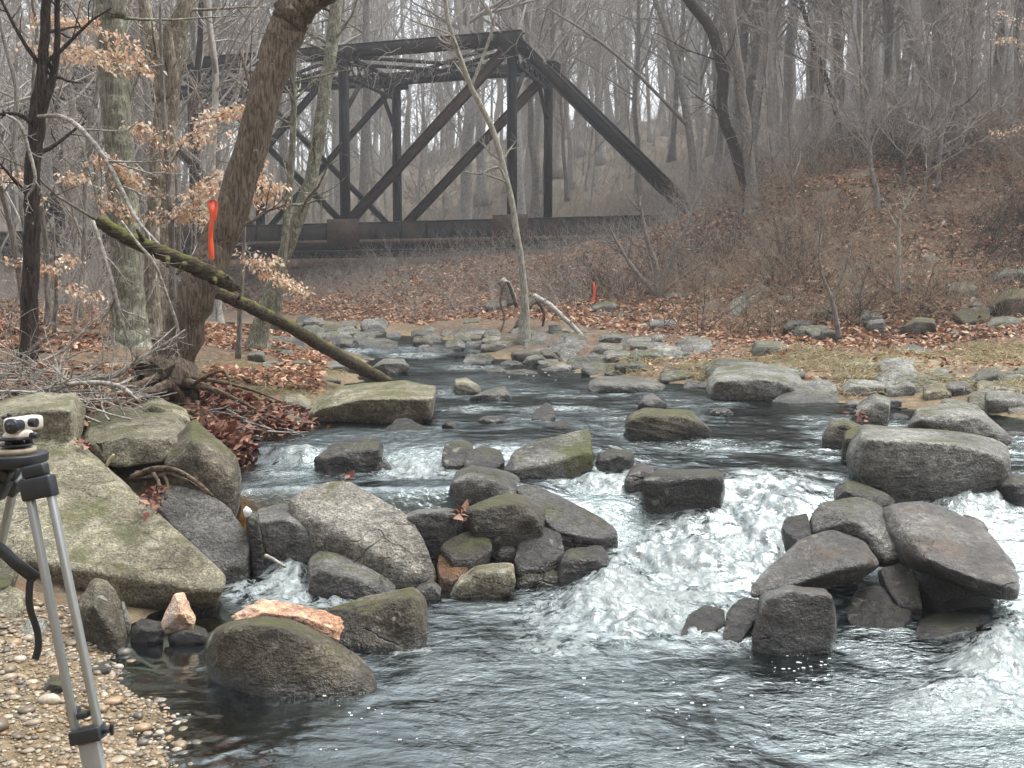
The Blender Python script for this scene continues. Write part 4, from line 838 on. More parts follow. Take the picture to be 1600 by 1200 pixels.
tree('bare_sapling', 'short bare sapling left of the bluish outcrop', [
  [(1312,530,20,9),(1300,470,20,7),(1285,430,20,5),(1280,390,20,3),(1285,340,20,1.6)],
  [(1300,470,20,5),(1320,420,20,3),(1330,380,20,1.6)]], 'bark_grey', (8, .3, .8, 4, 2), seed=22, sides=6)
tree('bushy_sapling', 'dark multi stemmed bush in front of the slope right of the thin pale tree', [
  [(1030,470,25,14),(1025,420,25,10),(1010,370,25,7),(1000,320,25,4)],[(1030,465,25,10),(1050,400,25,8),(1075,350,25,5),(1085,320,25,3)],
  [(1030,465,25,9),(990,420,25,7),(965,380,25,4),(950,350,25,2)],[(1032,460,25,8),(1070,430,25,5),(1100,410,25,3)]], 'bark_grey', (10, .35, .9, 5, 2), seed=23, sides=7)
# --- forest on the hill: prototypes and copies
def proto(seed, H, r0, nb, start, lean=.02):
    g = np.random.default_rng(seed); k = 16; t = np.linspace(0, 1, k)
    w = np.cumsum(g.normal(size=(k, 2))*.07*H/16, 0); w -= w[0]
    c = np.c_[w[:, 0]+g.normal()*lean*H*t, w[:, 1]+g.normal()*lean*H*t, H*t, r0*((1-t)**.8*.92+.08)*(1+.9*np.exp(-t*50))]
    b = B(); cc = crom(c, 40); b.tube(cc[:, :3], cc[:, 3], 9, True, .07, 4, seed)
    Vt, Ft = b.get(); b = B(); PP, RR = cc[None, :, :3], cc[None, :, 3]
    if g.random() < .5:   # a forked second leader
        q = int(g.uniform(.3, .55)*40); a = g.uniform(0, 6.3); tt = np.linspace(0, 1, 14); L = H*.5
        f = np.c_[cc[q, 0]+np.cos(a)*L*.3*tt**.8, cc[q, 1]+np.sin(a)*L*.3*tt**.8, cc[q, 2]+L*tt, cc[q, 3]*.72*(1-.85*tt)]
        b.tube(f[:, :3], f[:, 3], 8, True, .05, 4, seed+1); P2, R2 = kids(f[None, :, :3], f[None, :, 3], 9, .4, .75, 6, .25, .15, .14, .5, g)
    else: P2, R2 = None, None
    P1, R1 = kids(PP, RR, nb, .3, .85, 7, .3, start, .13, .42, g)
    if P2 is not None: P1 = np.concatenate([P1, np.stack([crom(x, 7) for x in P2])]); R1 = np.concatenate([R1, np.stack([np.linspace(x[0], x[-1], 7) for x in R2])])
    P2, R2 = kids(P1, R1, 5, .5, .75, 5, .2, .2, .16, .6, g); P3, R3 = kids(P2, R2, 4, .55, .7, 4, .12, .2, .18, .65, g)
    for PP, RR, s in ((P1, R1, 5), (P2, R2, 3), (P3, R3, 3)): b.add(*tubes(PP, np.maximum(RR, .007), s))
    return (Vt, Ft), b.get()
PROT = [proto(100+i, h, r, nb, st) for i, (h, r, nb, st) in enumerate([(24,.24,26,.3),(22,.19,30,.22),(26,.3,24,.35),(20,.15,30,.2),(23,.21,26,.28),(19,.13,34,.12),(25,.26,22,.4)])]
SAPL = [proto(200+i, h, r, nb, .12, .08) for i, (h, r, nb) in enumerate([(7,.045,16),(9,.06,18),(6,.04,18),(10,.07,16)])]
MESHES = {}
def plant(kind, i, x, y, sc, rz, label, cat, group, name, tm, cm):
    key = (kind, i, tm)
    if key not in MESHES:
        (Vt, Ft), (Vc, Fc) = (PROT if kind == 'tree' else SAPL)[i]
        root = thing(name, label, cat, (0, 0, 0), group); t = mk('trunk', Vt, Ft, MAT[tm], root); c = mk('crown', Vc, Fc, MAT[cm], root)
        MESHES[key] = (t, c)
    else:
        root = thing(name, label, cat, (0, 0, 0), group)
        for s_ in MESHES[key]:
            q_ = s_.copy(); COL.objects.link(q_); q_.parent = root
    root.location = (x, y, gz(x, y)-.12); root.rotation_euler = (random.gauss(0, .03), random.gauss(0, .03), rz); root.scale = (sc,)*3
    return root
fr = random.Random(21); placed = []
def scatter(n, xr, yr, sep, ok, tries=4000):
    out = []
    for _ in range(tries):
        if len(out) >= n: break
        y = fr.uniform(*yr); x = fr.uniform(*xr)
        if abs(x) > y*.56+2 or not ok(x, y): continue
        if any((x-a)**2+(y-b)**2 < sep*sep for a, b in placed): continue
        placed.append((x, y)); out.append((x, y))
    return out
def offbridge(x, y):
    d = np.array([x, y, 0])-BO; u = d@BU; w = d@BW; return not (-3 < w < WID+2.5 and -12 < u < 33)
for x, y in scatter(62, (-40, 45), (47, 66), 2.1, lambda x, y: offbridge(x, y) and (x > -14 or y > 52)):
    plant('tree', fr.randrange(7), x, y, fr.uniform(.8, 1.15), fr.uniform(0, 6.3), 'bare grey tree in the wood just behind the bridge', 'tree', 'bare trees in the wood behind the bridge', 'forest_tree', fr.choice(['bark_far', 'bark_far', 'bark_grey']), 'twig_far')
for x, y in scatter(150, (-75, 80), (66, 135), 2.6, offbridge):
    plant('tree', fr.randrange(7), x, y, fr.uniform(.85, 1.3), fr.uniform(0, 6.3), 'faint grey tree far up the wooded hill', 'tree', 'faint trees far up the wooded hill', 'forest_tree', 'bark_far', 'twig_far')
for x, y in scatter(44, (8, 32), (35, 50), 1.7, lambda x, y: offbridge(x, y) and x > 8.5):
    plant('tree', fr.randrange(7), x, y, fr.uniform(.6, .95), fr.uniform(0, 6.3), 'bare grey tree on the right-hand slope above the brush', 'tree', 'bare trees on the right-hand slope', 'slope_tree', fr.choice(['bark_grey', 'bark_far']), 'twig_far')
for x, y in scatter(15, (-26, -7.5), (19, 46), 2.0, lambda x, y: offbridge(x, y) and x < -7.2-.12*(y-19)):
    plant('tree', fr.randrange(7), x, y, fr.uniform(.6, .95), fr.uniform(0, 6.3), 'bare grey tree on the left bank behind the beech leaves', 'tree', 'bare trees on the left bank', 'bank_tree', fr.choice(['bark_grey', 'bark_dark', 'bark_far']), 'twig_far')
for x, y in scatter(40, (7, 25), (27, 45), 1.0, lambda x, y: offbridge(x, y) and x > .28*y-1):
    plant('sapling', fr.randrange(4), x, y, fr.uniform(.6, 1.1), fr.uniform(0, 6.3), 'thin bare sapling in the brush of the right-hand slope', 'sapling', 'saplings on the right-hand slope', 'slope_sapling', 'bark_grey', 'twig_far')
for x, y in scatter(70, (-30, 35), (46, 75), 1.4, offbridge):
    plant('sapling', fr.randrange(4), x, y, fr.uniform(.8, 1.3), fr.uniform(0, 6.3), 'thin bare sapling under the trees behind the bridge', 'sapling', 'saplings behind the bridge', 'forest_sapling', 'bark_far', 'twig_far')
for x, y in scatter(16, (-14, -4.5), (12, 30), 1.2, lambda x, y: offbridge(x, y) and x < -3.6-.25*(y-12)):
    plant('sapling', fr.randrange(4), x, y, fr.uniform(.5, .9), fr.uniform(0, 6.3), 'thin bare sapling in the leaf litter of the left bank', 'sapling', 'saplings on the left bank', 'bank_sapling', 'bark_grey', 'twig_far')
g = np.random.default_rng(301); n = 300
Yw = g.uniform(92, 165, n); Xw = Yw*g.uniform(-.62, .62, n); Hh = g.uniform(17, 27, n); kk = 9; tt = np.linspace(0, 1, kk)
PP = np.zeros((n, kk, 3)); wob = np.cumsum(g.normal(size=(n, kk, 2))*.22, 1); PP[:, :, 0] = Xw[:, None]+wob[:, :, 0]; PP[:, :, 1] = Yw[:, None]+wob[:, :, 1]; PP[:, :, 2] = ground(Xw, Yw)[:, None]-.2+Hh[:, None]*tt
RR = (g.uniform(.13, .3, n))[:, None]*((1-tt)**.8*.92+.08)[None]; b = B(); b.add(*tubes(PP, RR, 5))
P1, R1 = kids(PP, RR, 16, .3, .8, 5, .3, .12, .14, .42, g); P2, R2 = kids(P1, R1, 5, .5, .75, 4, .2, .2, .16, .6, g); b.add(*tubes(P1, R1, 3)); b.add(*tubes(P2, np.maximum(R2, .012), 3))
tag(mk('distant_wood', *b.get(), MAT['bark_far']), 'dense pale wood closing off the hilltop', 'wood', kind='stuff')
# --- brush (uncountable twigs)
def brush(name, label, n, samp, hmin, hmax, mat, r=.006, k=5, kid=4, spread=.5, stiff=.16, seed=0):
    g = np.random.default_rng(seed); X, Y = samp(g, n); Z = ground(X, Y); n = len(X)
    L = g.uniform(hmin, hmax, n); d = np.stack([g.normal(size=n)*spread, g.normal(size=n)*spread, np.ones(n)], 1); d /= np.linalg.norm(d, axis=1, keepdims=True)
    PP = np.zeros((n, k, 3)); PP[:, 0] = np.stack([X, Y, Z-.05], 1)
    for q in range(1, k):
        d = d+g.normal(size=d.shape)*stiff; d[:, 2] -= .06; d /= np.linalg.norm(d, axis=1, keepdims=True); PP[:, q] = PP[:, q-1]+d*(L/(k-1))[:, None]
    RR = (r*g.uniform(.6, 1.5, n))[:, None]*np.linspace(1, .35, k); b = B(); b.add(*tubes(PP, RR, 3))
    if kid:
        P1, R1 = kids(PP, RR, kid, .55, .7, 4, .1, .2, .2, .75, g); b.add(*tubes(P1, np.maximum(R1, r*.4), 3))
    return tag(mk(name, *b.get(), MAT[mat]), label, 'brush', kind='stuff')
def rect(x0, x1, y0, y1, f=lambda x, y: np.ones(len(x), bool)):
    def s(g, n):
        x = g.uniform(x0, x1, n*4); y = g.uniform(y0, y1, n*4); m_ = f(x, y) & (np.abs(x) < y*.56+1.5); return x[m_][:n], y[m_][:n]
    return s
slope = lambda x, y: (x > (27-y)*.9+1.5-4*(y < 21)) & (y > 18.8-.05*x)
def clumpy(f, sc=.35, th=-.05):
    return lambda x, y: f(x, y) & (fbm(np.stack([x*sc, y*sc, 0*x], 1), 3) > th)
brush('brush', 'tangled reddish brown twigs and briars over the right-hand slope', 3600, rect(1, 22, 20, 38, clumpy(lambda x, y: slope(x, y) & ((x > 6.8) | (y < 27)), .5, .02)), .5, 1.5, 'twig_red', .0055, kid=5, seed=1, spread=.7)
brush('brush', 'pale arching canes over the right-hand slope', 420, rect(2, 22, 19.5, 34, clumpy(lambda x, y: slope(x, y) & ((x > 6.8) | (y < 26)), .5, .05)), .7, 1.8, 'twig_red', .007, kid=4, seed=11, spread=.6)
brush('brush', 'dark tangled stems in the hollows of the right-hand slope', 2000, rect(1, 22, 20, 36, clumpy(lambda x, y: slope(x, y) & ((x > 6.8) | (y < 29)), .6, .08)), .5, 1.6, 'bark_dark', .007, kid=5, seed=12, spread=.8)
brush('brush', 'grey brown briars along the crest of the right-hand slope', 1500, rect(4, 24, 30, 44, lambda x, y: (x > 5)), .8, 2.4, 'twig_far', .007, kid=5, seed=2)
brush('brush', 'thin grey underbrush beneath the trees behind the bridge', 6500, rect(-40, 40, 44.5, 105, lambda x, y: np.array([offbridge(a, b_) for a, b_ in zip(x, y)])), .8, 3.2, 'twig_far', .011, kid=4, seed=3)
brush('brush', 'bare twigs on the far bank below the bridge', 5200, rect(-16, 7, 25, 50, lambda x, y: (x > (27-y)*.75-1)), .3, 1.5, 'twig_far', .006, kid=5, seed=4, spread=.7)
brush('brush', 'bare underbrush across the left bank', 1300, rect(-18, -4, 12, 40, lambda x, y: x < -4.0-.3*(y-12)), .4, 1.8, 'twig_far', .006, kid=5, seed=5, spread=.6)
vine = thing('vine', 'bare vines tangled over the top of the bridge', 'vine', bp(1, 0, ZT))
g = np.random.default_rng(8); n = 260
q0 = g.uniform(-.3, 3, n); ww = np.where(g.random(n) < .5, g.uniform(-.3, .4, n), g.uniform(0, WID, n))
PP = np.zeros((n, 6, 3)); d = np.stack([g.normal(size=n), g.normal(size=n)*.6, g.normal(size=n)*.35], 1)
PP[:, 0] = np.stack([bp(a, b_, ZT-.5+g.uniform(0, .9)) for a, b_ in zip(q0, ww)])
for k in range(1, 6): d = d+g.normal(size=d.shape)*.35; d[:, 2] -= .06; d /= np.linalg.norm(d, axis=1, keepdims=True); PP[:, k] = PP[:, k-1]+d*g.uniform(.12, .4, (n, 1))
RR = np.full((n, 6), .013)*g.uniform(.6, 1.4, (n, 1)); b = B(); b.add(*tubes(PP, RR, 3)); P1, R1 = kids(PP, RR, 4, .5, .8, 4, -.1, .1, .25, .7, g); b.add(*tubes(P1, R1, 3))
child('stem', *b.get(), MAT['twig_far'], vine)

# ------------------------------------------------------------------ leaves
def leafmesh(C, size, g, flat=.35, Z=None, hang=False):
    """folded leaves at points C"""
    n = len(C); a = g.uniform(0, 2*PI, n)
    f = np.stack([np.cos(a), np.sin(a), g.normal(size=n)*flat-(.9 if hang else 0)], 1); f /= np.linalg.norm(f, axis=1, keepdims=True)
    up = np.stack([g.normal(size=n)*flat, g.normal(size=n)*flat, np.ones(n)], 1); s = np.cross(f, up); s /= np.linalg.norm(s, axis=1, keepdims=True); up = np.cross(s, f)
    L = (size*g.uniform(.6, 1.3, n))[:, None]; Wd = L*g.uniform(.22, .36, (n, 1)); cu = L*g.uniform(.0, .22, (n, 1))
    V = np.stack([C, C+f*L*.35+s*Wd+up*cu, C+f*L*.45, C+f*L*.35-s*Wd+up*cu, C+f*L-up*cu*.6], 1).reshape(-1, 3)
    i = np.arange(n)[:, None]*5
    return V, np.concatenate([i+np.array([[0, 1, 2, 0]])[:, :3], i+np.array([[1, 4, 2]]), i+np.array([[0, 2, 3]]), i+np.array([[2, 4, 3]])])
def litter(label, n, samp, size, mat, seed, lift=.02, flat=.4):
    g = np.random.default_rng(seed); X, Y = samp(g, n); Z = ground(X, Y)
    m_ = Z > zw(X, Y)+.03; X, Y, Z = X[m_], Y[m_], Z[m_]
    V, Fq = leafmesh(np.stack([X, Y, Z+g.uniform(0, lift, len(X))], 1), size, g, flat)
    return tag(mk('leaf_litter', V, Fq, MAT[mat], smooth=False), label, 'leaves', kind='stuff')
LB = lambda x, y: (x < -2.3-.16*np.maximum(y-12, 0))
litter('fallen brown leaves carpeting the left bank', 38000, rect(-13, -2.2, 7.4, 24, clumpy(LB, .5, -.25)), .1, 'litter', 31, .05)
litter('fallen rust leaves covering the slope below the bridge', 150000, rect(-14, 22, 17.5, 48, clumpy(lambda x, y: slope(x, y) | ((y > 18) & (x > (27-y)*.78-2.2)), .6, -.55)), .13, 'litter', 32, .06)
litter('leaves scattered on the straw bar', 5000, rect(2, 11, 12, 21), .1, 'litter', 33, .03)
def pxcloud(cx, cy, rx, ry, n, g, Y0, dY=.25):
    a = g.normal(size=(n, 2))*.5; return np.array([P(cx+u*rx, cy+v*ry, Y0+dY*g.normal()-v*.2) for u, v in a])
# soggy drifts of leaves below the leaning tree
g = np.random.default_rng(41)
for nm, spots in (('soggy dark red leaves heaped over the exposed roots', [(330,615,60,26,700),(395,600,75,24,700),(450,600,45,18,240),(250,600,60,14,200)]), ('soggy red leaf drift right of the flat-topped slab', [(330,650,36,30,500),(380,680,36,24,260)])):
    CC = []
    for cx, cy, rx, ry, n in spots:
        q = np.array([WW(cx, cy)[:2]])
        Yc = 9.2 if cy < 640 else 8.1
        pp = pxcloud(cx, cy, rx, ry, n, g, Yc, .22); zz = ground(pp[:, 0], pp[:, 1]); pp[:, 2] = zz+g.uniform(0, .12, n); CC.append(pp)
    V, Fq = leafmesh(np.concatenate(CC), .09, g, .6); tag(mk('leaf_drift', V, Fq, MAT['wetleaf'], smooth=False), nm, 'leaves', kind='stuff')
for lab, (cx, cy, rx, ry, n, Y) in (('red leaves caught in the gap beside the huge slab', (240,775,14,16,40,6.0)), ('few brown leaves stuck between the cluster stones', (722,802,8,12,16,6.15)), ('few wet leaves on a riffle stone', (545,745,30,6,16,7.4)), ('few red leaves at the edge of the flat-topped slab', (130,694,16,4,14,6.55)), ('little heap of leaves on the right bar', (1350,648,14,8,30,9.3)), ('brown leaves between the bar rocks', (1470,596,30,8,60,12.2))):
    V, Fq = leafmesh(pxcloud(cx, cy, rx, ry, n, g, Y, .05), .07, g, .7); tag(mk('leaf_drift', V, Fq, MAT['wetleaf'], smooth=False), lab, 'leaves', kind='stuff')
# beech sapling keeping its dry leaves
def beech(label, stem, sprays, seed):
    root = thing('beech_sapling', label, 'tree', P(*stem[0][:3])); g = np.random.default_rng(seed)
    b, c = limb(stem, 30, 9, .05, 5, seed); child('trunk', *b.get(), MAT['bark_grey'], root)
    b = B(); LC = []
    for pts, nl in sprays:
        w = crom([(*P(x, y, Y), .008) for x, y, Y in pts], 14); w[:, 3] = np.linspace(.009, .0025, 14); w[:, :3] += g.normal(size=(14, 3))*.01
        P1, R1 = kids(w[None, :, :3], w[None, :, 3], 14, .3, .75, 5, -.05, .1, .12, .6, g); P1[:, :, 2] = P1[:, :1, 2]+(P1[:, :, 2]-P1[:, :1, 2])*.35
        b.add(*tubes(w[None, :, :3], w[None, :, 3], 4)); b.add(*tubes(P1, np.maximum(R1, .002), 3))
        al = np.concatenate([P1.reshape(-1, 3), w[4:, :3]]); nl = int(nl*3.4); idx = g.integers(0, len(al), nl); LC.append(al[idx]+g.normal(size=(nl, 3))*np.array([.055, .055, .03]))
    child('branch', *b.get(), MAT['bark_grey'], root)
    V, Fq = leafmesh(np.concatenate(LC), .054, g, .45, hang=True); child('leaves', V, Fq, MAT['beech'], root, False)
beech('beech sapling holding layers of orange dry leaves between the left trunks', [(268,560,10.5,15),(270,450,10.5,12),(266,330,10.5,10),(258,200,10.5,8),(252,90,10.5,5),(250,0,10.5,3)],
 [([(266,330,10.5),(320,285,10.3),(360,265,10.1),(390,270,10.)],120),([(266,320,10.5),(220,290,10.4),(180,262,10.3),(165,250,10.2)],140),([(262,270,10.5),(300,205,10.3),(345,180,10.1),(385,170,10.)],130),([(262,280,10.5),(240,210,10.4),(215,195,10.3)],60),
  ([(254,120,10.5),(210,95,10.4),(160,80,10.3),(110,100,10.2)],90),([(252,110,10.5),(200,70,10.4),(140,40,10.3),(75,35,10.1)],110),([(266,340,10.5),(330,345,10.6),(300,300,10.2),(350,295,10.)],120),([(268,345,10.5),(300,330,10.2),(345,330,10.)],70),
  ([(254,100,10.5),(190,110,10.1),(130,75,9.9),(60,80,9.8)],80),([(266,340,10.5),(210,340,10.2),(150,285,10.),(100,275,9.8)],80)], 61)
beech('young beech with tan leaves drooping beside the lichen mottled tree', [(372,560,11.5,10),(376,480,11.5,8),(380,400,11.5,6),(384,300,11.5,4),(390,250,11.5,2)],
 [([(382,330,11.5),(410,305,11.3),(440,290,11.2)],60),([(380,400,11.5),(410,420,11.3),(440,440,11.2),(475,455,11.1)],90),([(380,380,11.5),(400,410,11.2),(425,405,11.1)],40),([(384,300,11.5),(410,285,11.3),(435,318,11.2)],40)], 62)
beech('low beech sprig with pale leaves at the left edge', [(85,520,10.8,7),(88,460,10.8,6),(86,400,10.8,4),(84,350,10.8,2)],
 [([(87,430,10.8),(60,415,10.7),(30,405,10.6)],30),([(86,440,10.8),(120,455,10.7),(150,470,10.6)],36),([(85,370,10.8),(50,290,10.6),(20,270,10.5),(-10,275,10.5)],40),([(86,400,10.8),(110,405,10.7),(95,420,10.6)],24)], 63)
beech('beech with a few pale leaves high at the right edge', [(1640,330,24,14),(1630,200,24,12),(1625,80,24,9),(1620,-20,24,6)],
 [([(1630,200,24),(1600,200,23.7),(1570,210,23.5),(1550,205,23.4)],36),([(1627,110,24),(1600,80,23.7),(1575,60,23.6),(1560,70,23.5)],40),([(1624,60,24),(1590,30,23.7),(1560,20,23.6)],34)], 64)
# ------------------------------------------------------------------ logs, dead branches, roots
def stick(name, label, cat, pts, mat, n=26, sides=10, nz=.08, tw=None, seed=0, group=None):
    b, c = limb(pts, n, sides, nz, 6, seed); loc = c[len(c)//2, :3]
    if name == 'fallen_log':   # broken branch stubs, knots and a splintered end
        g = np.random.default_rng(seed)
        for q in g.integers(3, len(c)-3, 7):
            r = c[q, 3]; d = np.array([g.normal()*.5, -abs(g.normal()), g.normal()]); d /= np.linalg.norm(d); L = r*g.uniform(1.2, 3.2)
            b.tube(np.array([c[q, :3], c[q, :3]+d*L*.6, c[q, :3]+d*L+g.normal(size=3)*r*.2]), [r*.5, r*.3, r*.16], 7, True, .15, 12, seed+q)
        e0 = c[-1, :3]; t = c[-1, :3]-c[-3, :3]; t /= np.linalg.norm(t)
        for _ in range(7):
            o = g.normal(size=3)*c[-1, 3]*.45; b.tube(np.array([e0+o-t*.05, e0+o+t*g.uniform(.02, .1)]), [c[-1, 3]*.3, .002], 5)
    if tw: twigs_on(c, *tw, seed=seed, b=b)
    V, Fq = b.get(); return tag(mk(name, V, Fq, MAT[mat], loc=loc), label, cat, group)
stick('fallen_log', 'mossy broken log resting across the front of the leaning tree', 'log', [(150,344,8.2,19),(200,372,8.25,22),(260,398,8.3,25),(310,420,8.4,26),(345,437,8.45,24),(364,448,8.5,17)], 'log', 40, 16, .12, seed=71)
stick('fallen_log', 'long green mossy log slanting from the leaning tree into the creek', 'log', [(318,448,9.6,17),(345,460,9.7,19),(400,484,10.2,20),(460,515,11,20),(520,550,12.2,20),(565,575,13.2,20),(606,597,14,17)], 'log', 60, 16, .1, seed=72)
stick('dead_branch', 'pale dead branch drooping in a long arc from the slim dark tree', 'branch', [(60,182,9.3,5),(95,182,9.1,7),(130,205,8.9,8),(165,250,8.8,8),(192,300,8.7,7),(215,345,8.6,6),(260,395,8.5,4)], 'dead', 30, 7, .06, (7, .4, .8, 5, 2), seed=73)
stick('dead_branch', 'pale dead branch hanging steeply over the broken log', 'branch', [(145,345,8.1,6),(160,390,8.05,7),(172,430,8,7),(185,480,8,6),(200,535,8,4)], 'dead', 24, 7, .06, (8, .35, .6, 5, 2), seed=74)
stick('dead_branch', 'thin pale branch curving from the broken log to the leaning tree', 'branch', [(190,345,8.,4),(215,380,8,5),(240,410,8,5),(262,465,8.1,5),(278,520,8.2,5),(262,560,8.3,3)], 'dead', 24, 6, .06, (5, .3, .9, 5, 2), seed=75)
stick('dead_branch', 'pale crooked branch looping down at the far left edge', 'branch', [(10,180,8.8,4),(32,195,8.8,6),(45,235,8.8,6),(55,280,8.8,5),(40,312,8.8,3)], 'dead', 20, 6, .06, (6, .4, .9, 5, 2), seed=76)
stick('dead_branch', 'long bare branch lying from the driftwood up to the leaning tree', 'branch', [(110,602,7.9,8),(150,590,7.95,9),(180,586,8,9),(220,560,8.05,7),(262,535,8.1,5),(290,515,8.15,3)], 'dead', 24, 7, .06, (5, .3, .8, 5, 2), seed=77)
stick('dead_branch', 'grey branch lying flat behind the flat-topped slab', 'branch', [(105,600,7.6,7),(150,598,7.6,8),(190,605,7.5,7),(215,625,7.4,4)], 'dead', 20, 7, .06, (5, .3, .9, 4, 1), seed=78)
g = np.random.default_rng(79); n = 150
PP = np.zeros((n, 5, 3)); c0 = np.stack([P(g.normal(45, 62), 0, 7.9+g.normal()*.35) for _ in range(n)]); c0[:, 2] = ground(c0[:, 0], c0[:, 1])+g.uniform(.0, .3, n)
d = np.stack([g.normal(size=n), g.normal(size=n)*.5, g.normal(size=n)*.35], 1); d /= np.linalg.norm(d, axis=1, keepdims=True); PP[:, 0] = c0
for k in range(1, 5): d = d+g.normal(size=d.shape)*.16; d /= np.linalg.norm(d, axis=1, keepdims=True); PP[:, k] = PP[:, k-1]+d*g.uniform(.08, .24, (n, 1))
RR = g.uniform(.003, .011, (n, 1))*np.linspace(1, .4, 5); b = B(); b.add(*tubes(PP, RR, 5)); P1, R1 = kids(PP, RR, 3, .5, .8, 4, 0, .2, .2, .7, g); b.add(*tubes(P1, np.maximum(R1, .0018), 3))
tag(mk('driftwood', *b.get(), MAT['dead']), 'heap of tangled pale driftwood twigs on the left bank', 'driftwood', kind='stuff')
def rootmass(name, label, strands, mat, seed, cat='roots'):
    b = B(); x, y, Y, w = strands[0][0]
    for i, s in enumerate(strands): limb([(a, b_, c_, d_*(.62 if cat == 'roots' else 1)) for a, b_, c_, d_ in s], 22, 8, .12, 8, seed+i, b)
    V, Fq = b.get(); return tag(mk(name, V, Fq, MAT[mat], loc=P(x, y, Y)), label, cat)
rootmass('tree_root', 'exposed roots spreading from the foot of the leaning tree', [[(250,590,8.7,26),(215,602,8.5,22),(185,606,8.3,14),(160,600,8.2,6)],[(262,600,8.6,30),(235,612,8.4,24),(205,610,8.3,14)],[(290,598,8.8,26),(325,606,8.65,17),(365,622,8.55,11),(400,640,8.5,6)],[(300,590,8.9,14),(350,598,8.8,9),(400,612,8.75,7),(440,628,8.7,4)],[(300,600,8.7,12),(345,580,8.6,8),(360,600,8.5,6),(356,625,8.45,4)]], 'root', 81)
rootmass('tree_root', 'tangle of brown rootlets hanging at the foot of the thin pale tree', [[(812,500,21.8,14),(800,530,21.6,10),(785,560,21.4,6)],[(818,505,21.8,12),(812,540,21.5,9),(800,570,21.4,5)],[(822,505,21.9,12),(830,535,21.7,8),(835,560,21.6,4)],[(808,480,21.9,10),(792,440,21.8,8),(782,470,21.7,6),(788,500,21.6,5),(770,545,21.4,3)],[(826,480,21.9,16),(838,470,22,12),(850,490,22,8),(846,520,22,5)],[(820,490,21.8,16),(806,510,21.6,9),(776,552,21.4,5),(766,568,21.3,3)]], 'root', 92)
stick('fallen_log', 'pale driftwood pole slanting down to the far shore stones', 'log', [(834,462,21.5,9),(860,478,21.2,9),(890,505,20.8,8),(918,532,20.4,6)], 'dead', 20, 8, .08, seed=84)
g = np.random.default_rng(83); n = 60
PP = np.zeros((n, 4, 3)); PP[:, 0] = np.stack([P(g.uniform(300, 450), 600, g.uniform(8.3, 9.4)) for _ in range(n)]); PP[:, 0, 2] = ground(PP[:, 0, 0], PP[:, 0, 1])+g.uniform(.02, .12, n)
d = np.stack([g.normal(size=n)+.5, g.normal(size=n)*.6-.4, g.normal(size=n)*.25-.1], 1); d /= np.linalg.norm(d, axis=1, keepdims=True)
for k in range(1, 4): d = d+g.normal(size=d.shape)*.15; PP[:, k] = PP[:, k-1]+d*g.uniform(.05, .16, (n, 1)); PP[:, k, 2] = np.maximum(PP[:, k, 2], ground(PP[:, k, 0], PP[:, k, 1])+.02)
b = B(); b.add(*tubes(PP, g.uniform(.004, .012, (n, 1))*np.linspace(1, .5, 4), 5)); tag(mk('dead_twigs', *b.get(), MAT['dead']), 'pale sticks scattered among the wet leaves on the creek bank', 'twigs', kind='stuff')
stick('stump', 'broken pale-topped stump behind the thin pale tree', 'stump', [(800,475,22.4,18),(792,450,22.4,16),(782,438,22.4,14)], 'dead', 14, 10, .2, seed=85)
stick('dead_branch', 'thin branch fallen against the bluish outcrop', 'branch', [(1298,436,25,3),(1320,422,25,4),(1350,400,25.4,4),(1372,385,25.6,3)], 'root', 14, 6, .06, seed=86)
stick('fallen_log', 'dark log lying on the crest of the right slope', 'log', [(1225,292,35,14),(1260,272,35,13),(1300,255,35,12),(1335,242,35.2,10),(1355,236,35.2,6)], 'bark_dark', 24, 10, .12, seed=87)
stick('dead_branch', 'pale stick poking from the little fall', 'branch', [(415,868,5.95,7),(430,876,5.9,6),(446,886,5.85,4)], 'dead', 8, 6, .08, seed=88)
rootmass('debris', 'dark sodden twigs jammed under the flat-topped slab', [[(205,745,6.3,8),(240,733,6.3,9),(275,735,6.25,8),(310,755,6.2,7),(333,776,6.15,4)],[(212,738,6.35,6),(250,742,6.3,8),(290,750,6.25,6),(325,772,6.2,3)],[(240,740,6.25,6),(250,760,6.15,6),(252,790,6.05,4)],[(200,748,6.3,4),(230,745,6.3,5),(270,742,6.25,4),(300,760,6.2,3)],[(255,735,6.3,6),(262,760,6.2,5),(258,780,6.1,4)]], 'root', 89, 'debris')
stick('dead_branch', 'short yellow stick standing on the edge of the huge slab', 'branch', [(166,728,6.25,5),(172,718,6.25,5),(178,710,6.25,4)], 'straw', 8, 6, .05, seed=90)
# straw and grasses on the bar
def grass(label, n, samp, h, seed, mat='straw', lean=1.2, r=.004):
    g = np.random.default_rng(seed); X, Y = samp(g, n); Z = ground(X, Y); m_ = Z > zw(X, Y)+.04; X, Y, Z = X[m_], Y[m_], Z[m_]; n = len(X)
    a = g.uniform(0, 6.3, n); d = np.stack([np.cos(a)*lean*g.uniform(.2, 1, n), np.sin(a)*lean*g.uniform(.2, 1, n), np.ones(n)], 1); L = h*g.uniform(.4, 1.3, n)
    PP = np.zeros((n, 4, 3)); PP[:, 0] = np.stack([X, Y, Z-.01], 1)
    for k in range(1, 4): d[:, 2] -= .45; dd = d/np.linalg.norm(d, axis=1, keepdims=True); PP[:, k] = PP[:, k-1]+dd*(L/3)[:, None]; PP[:, k, 2] = np.maximum(PP[:, k, 2], Z+.01)
    RR = np.full((n, 4), r)*np.array([1, .9, .7, .3]); V, Fq = tubes(PP, RR, 3); return tag(mk('grass', V, Fq, MAT[mat]), label, 'grass', kind='stuff')
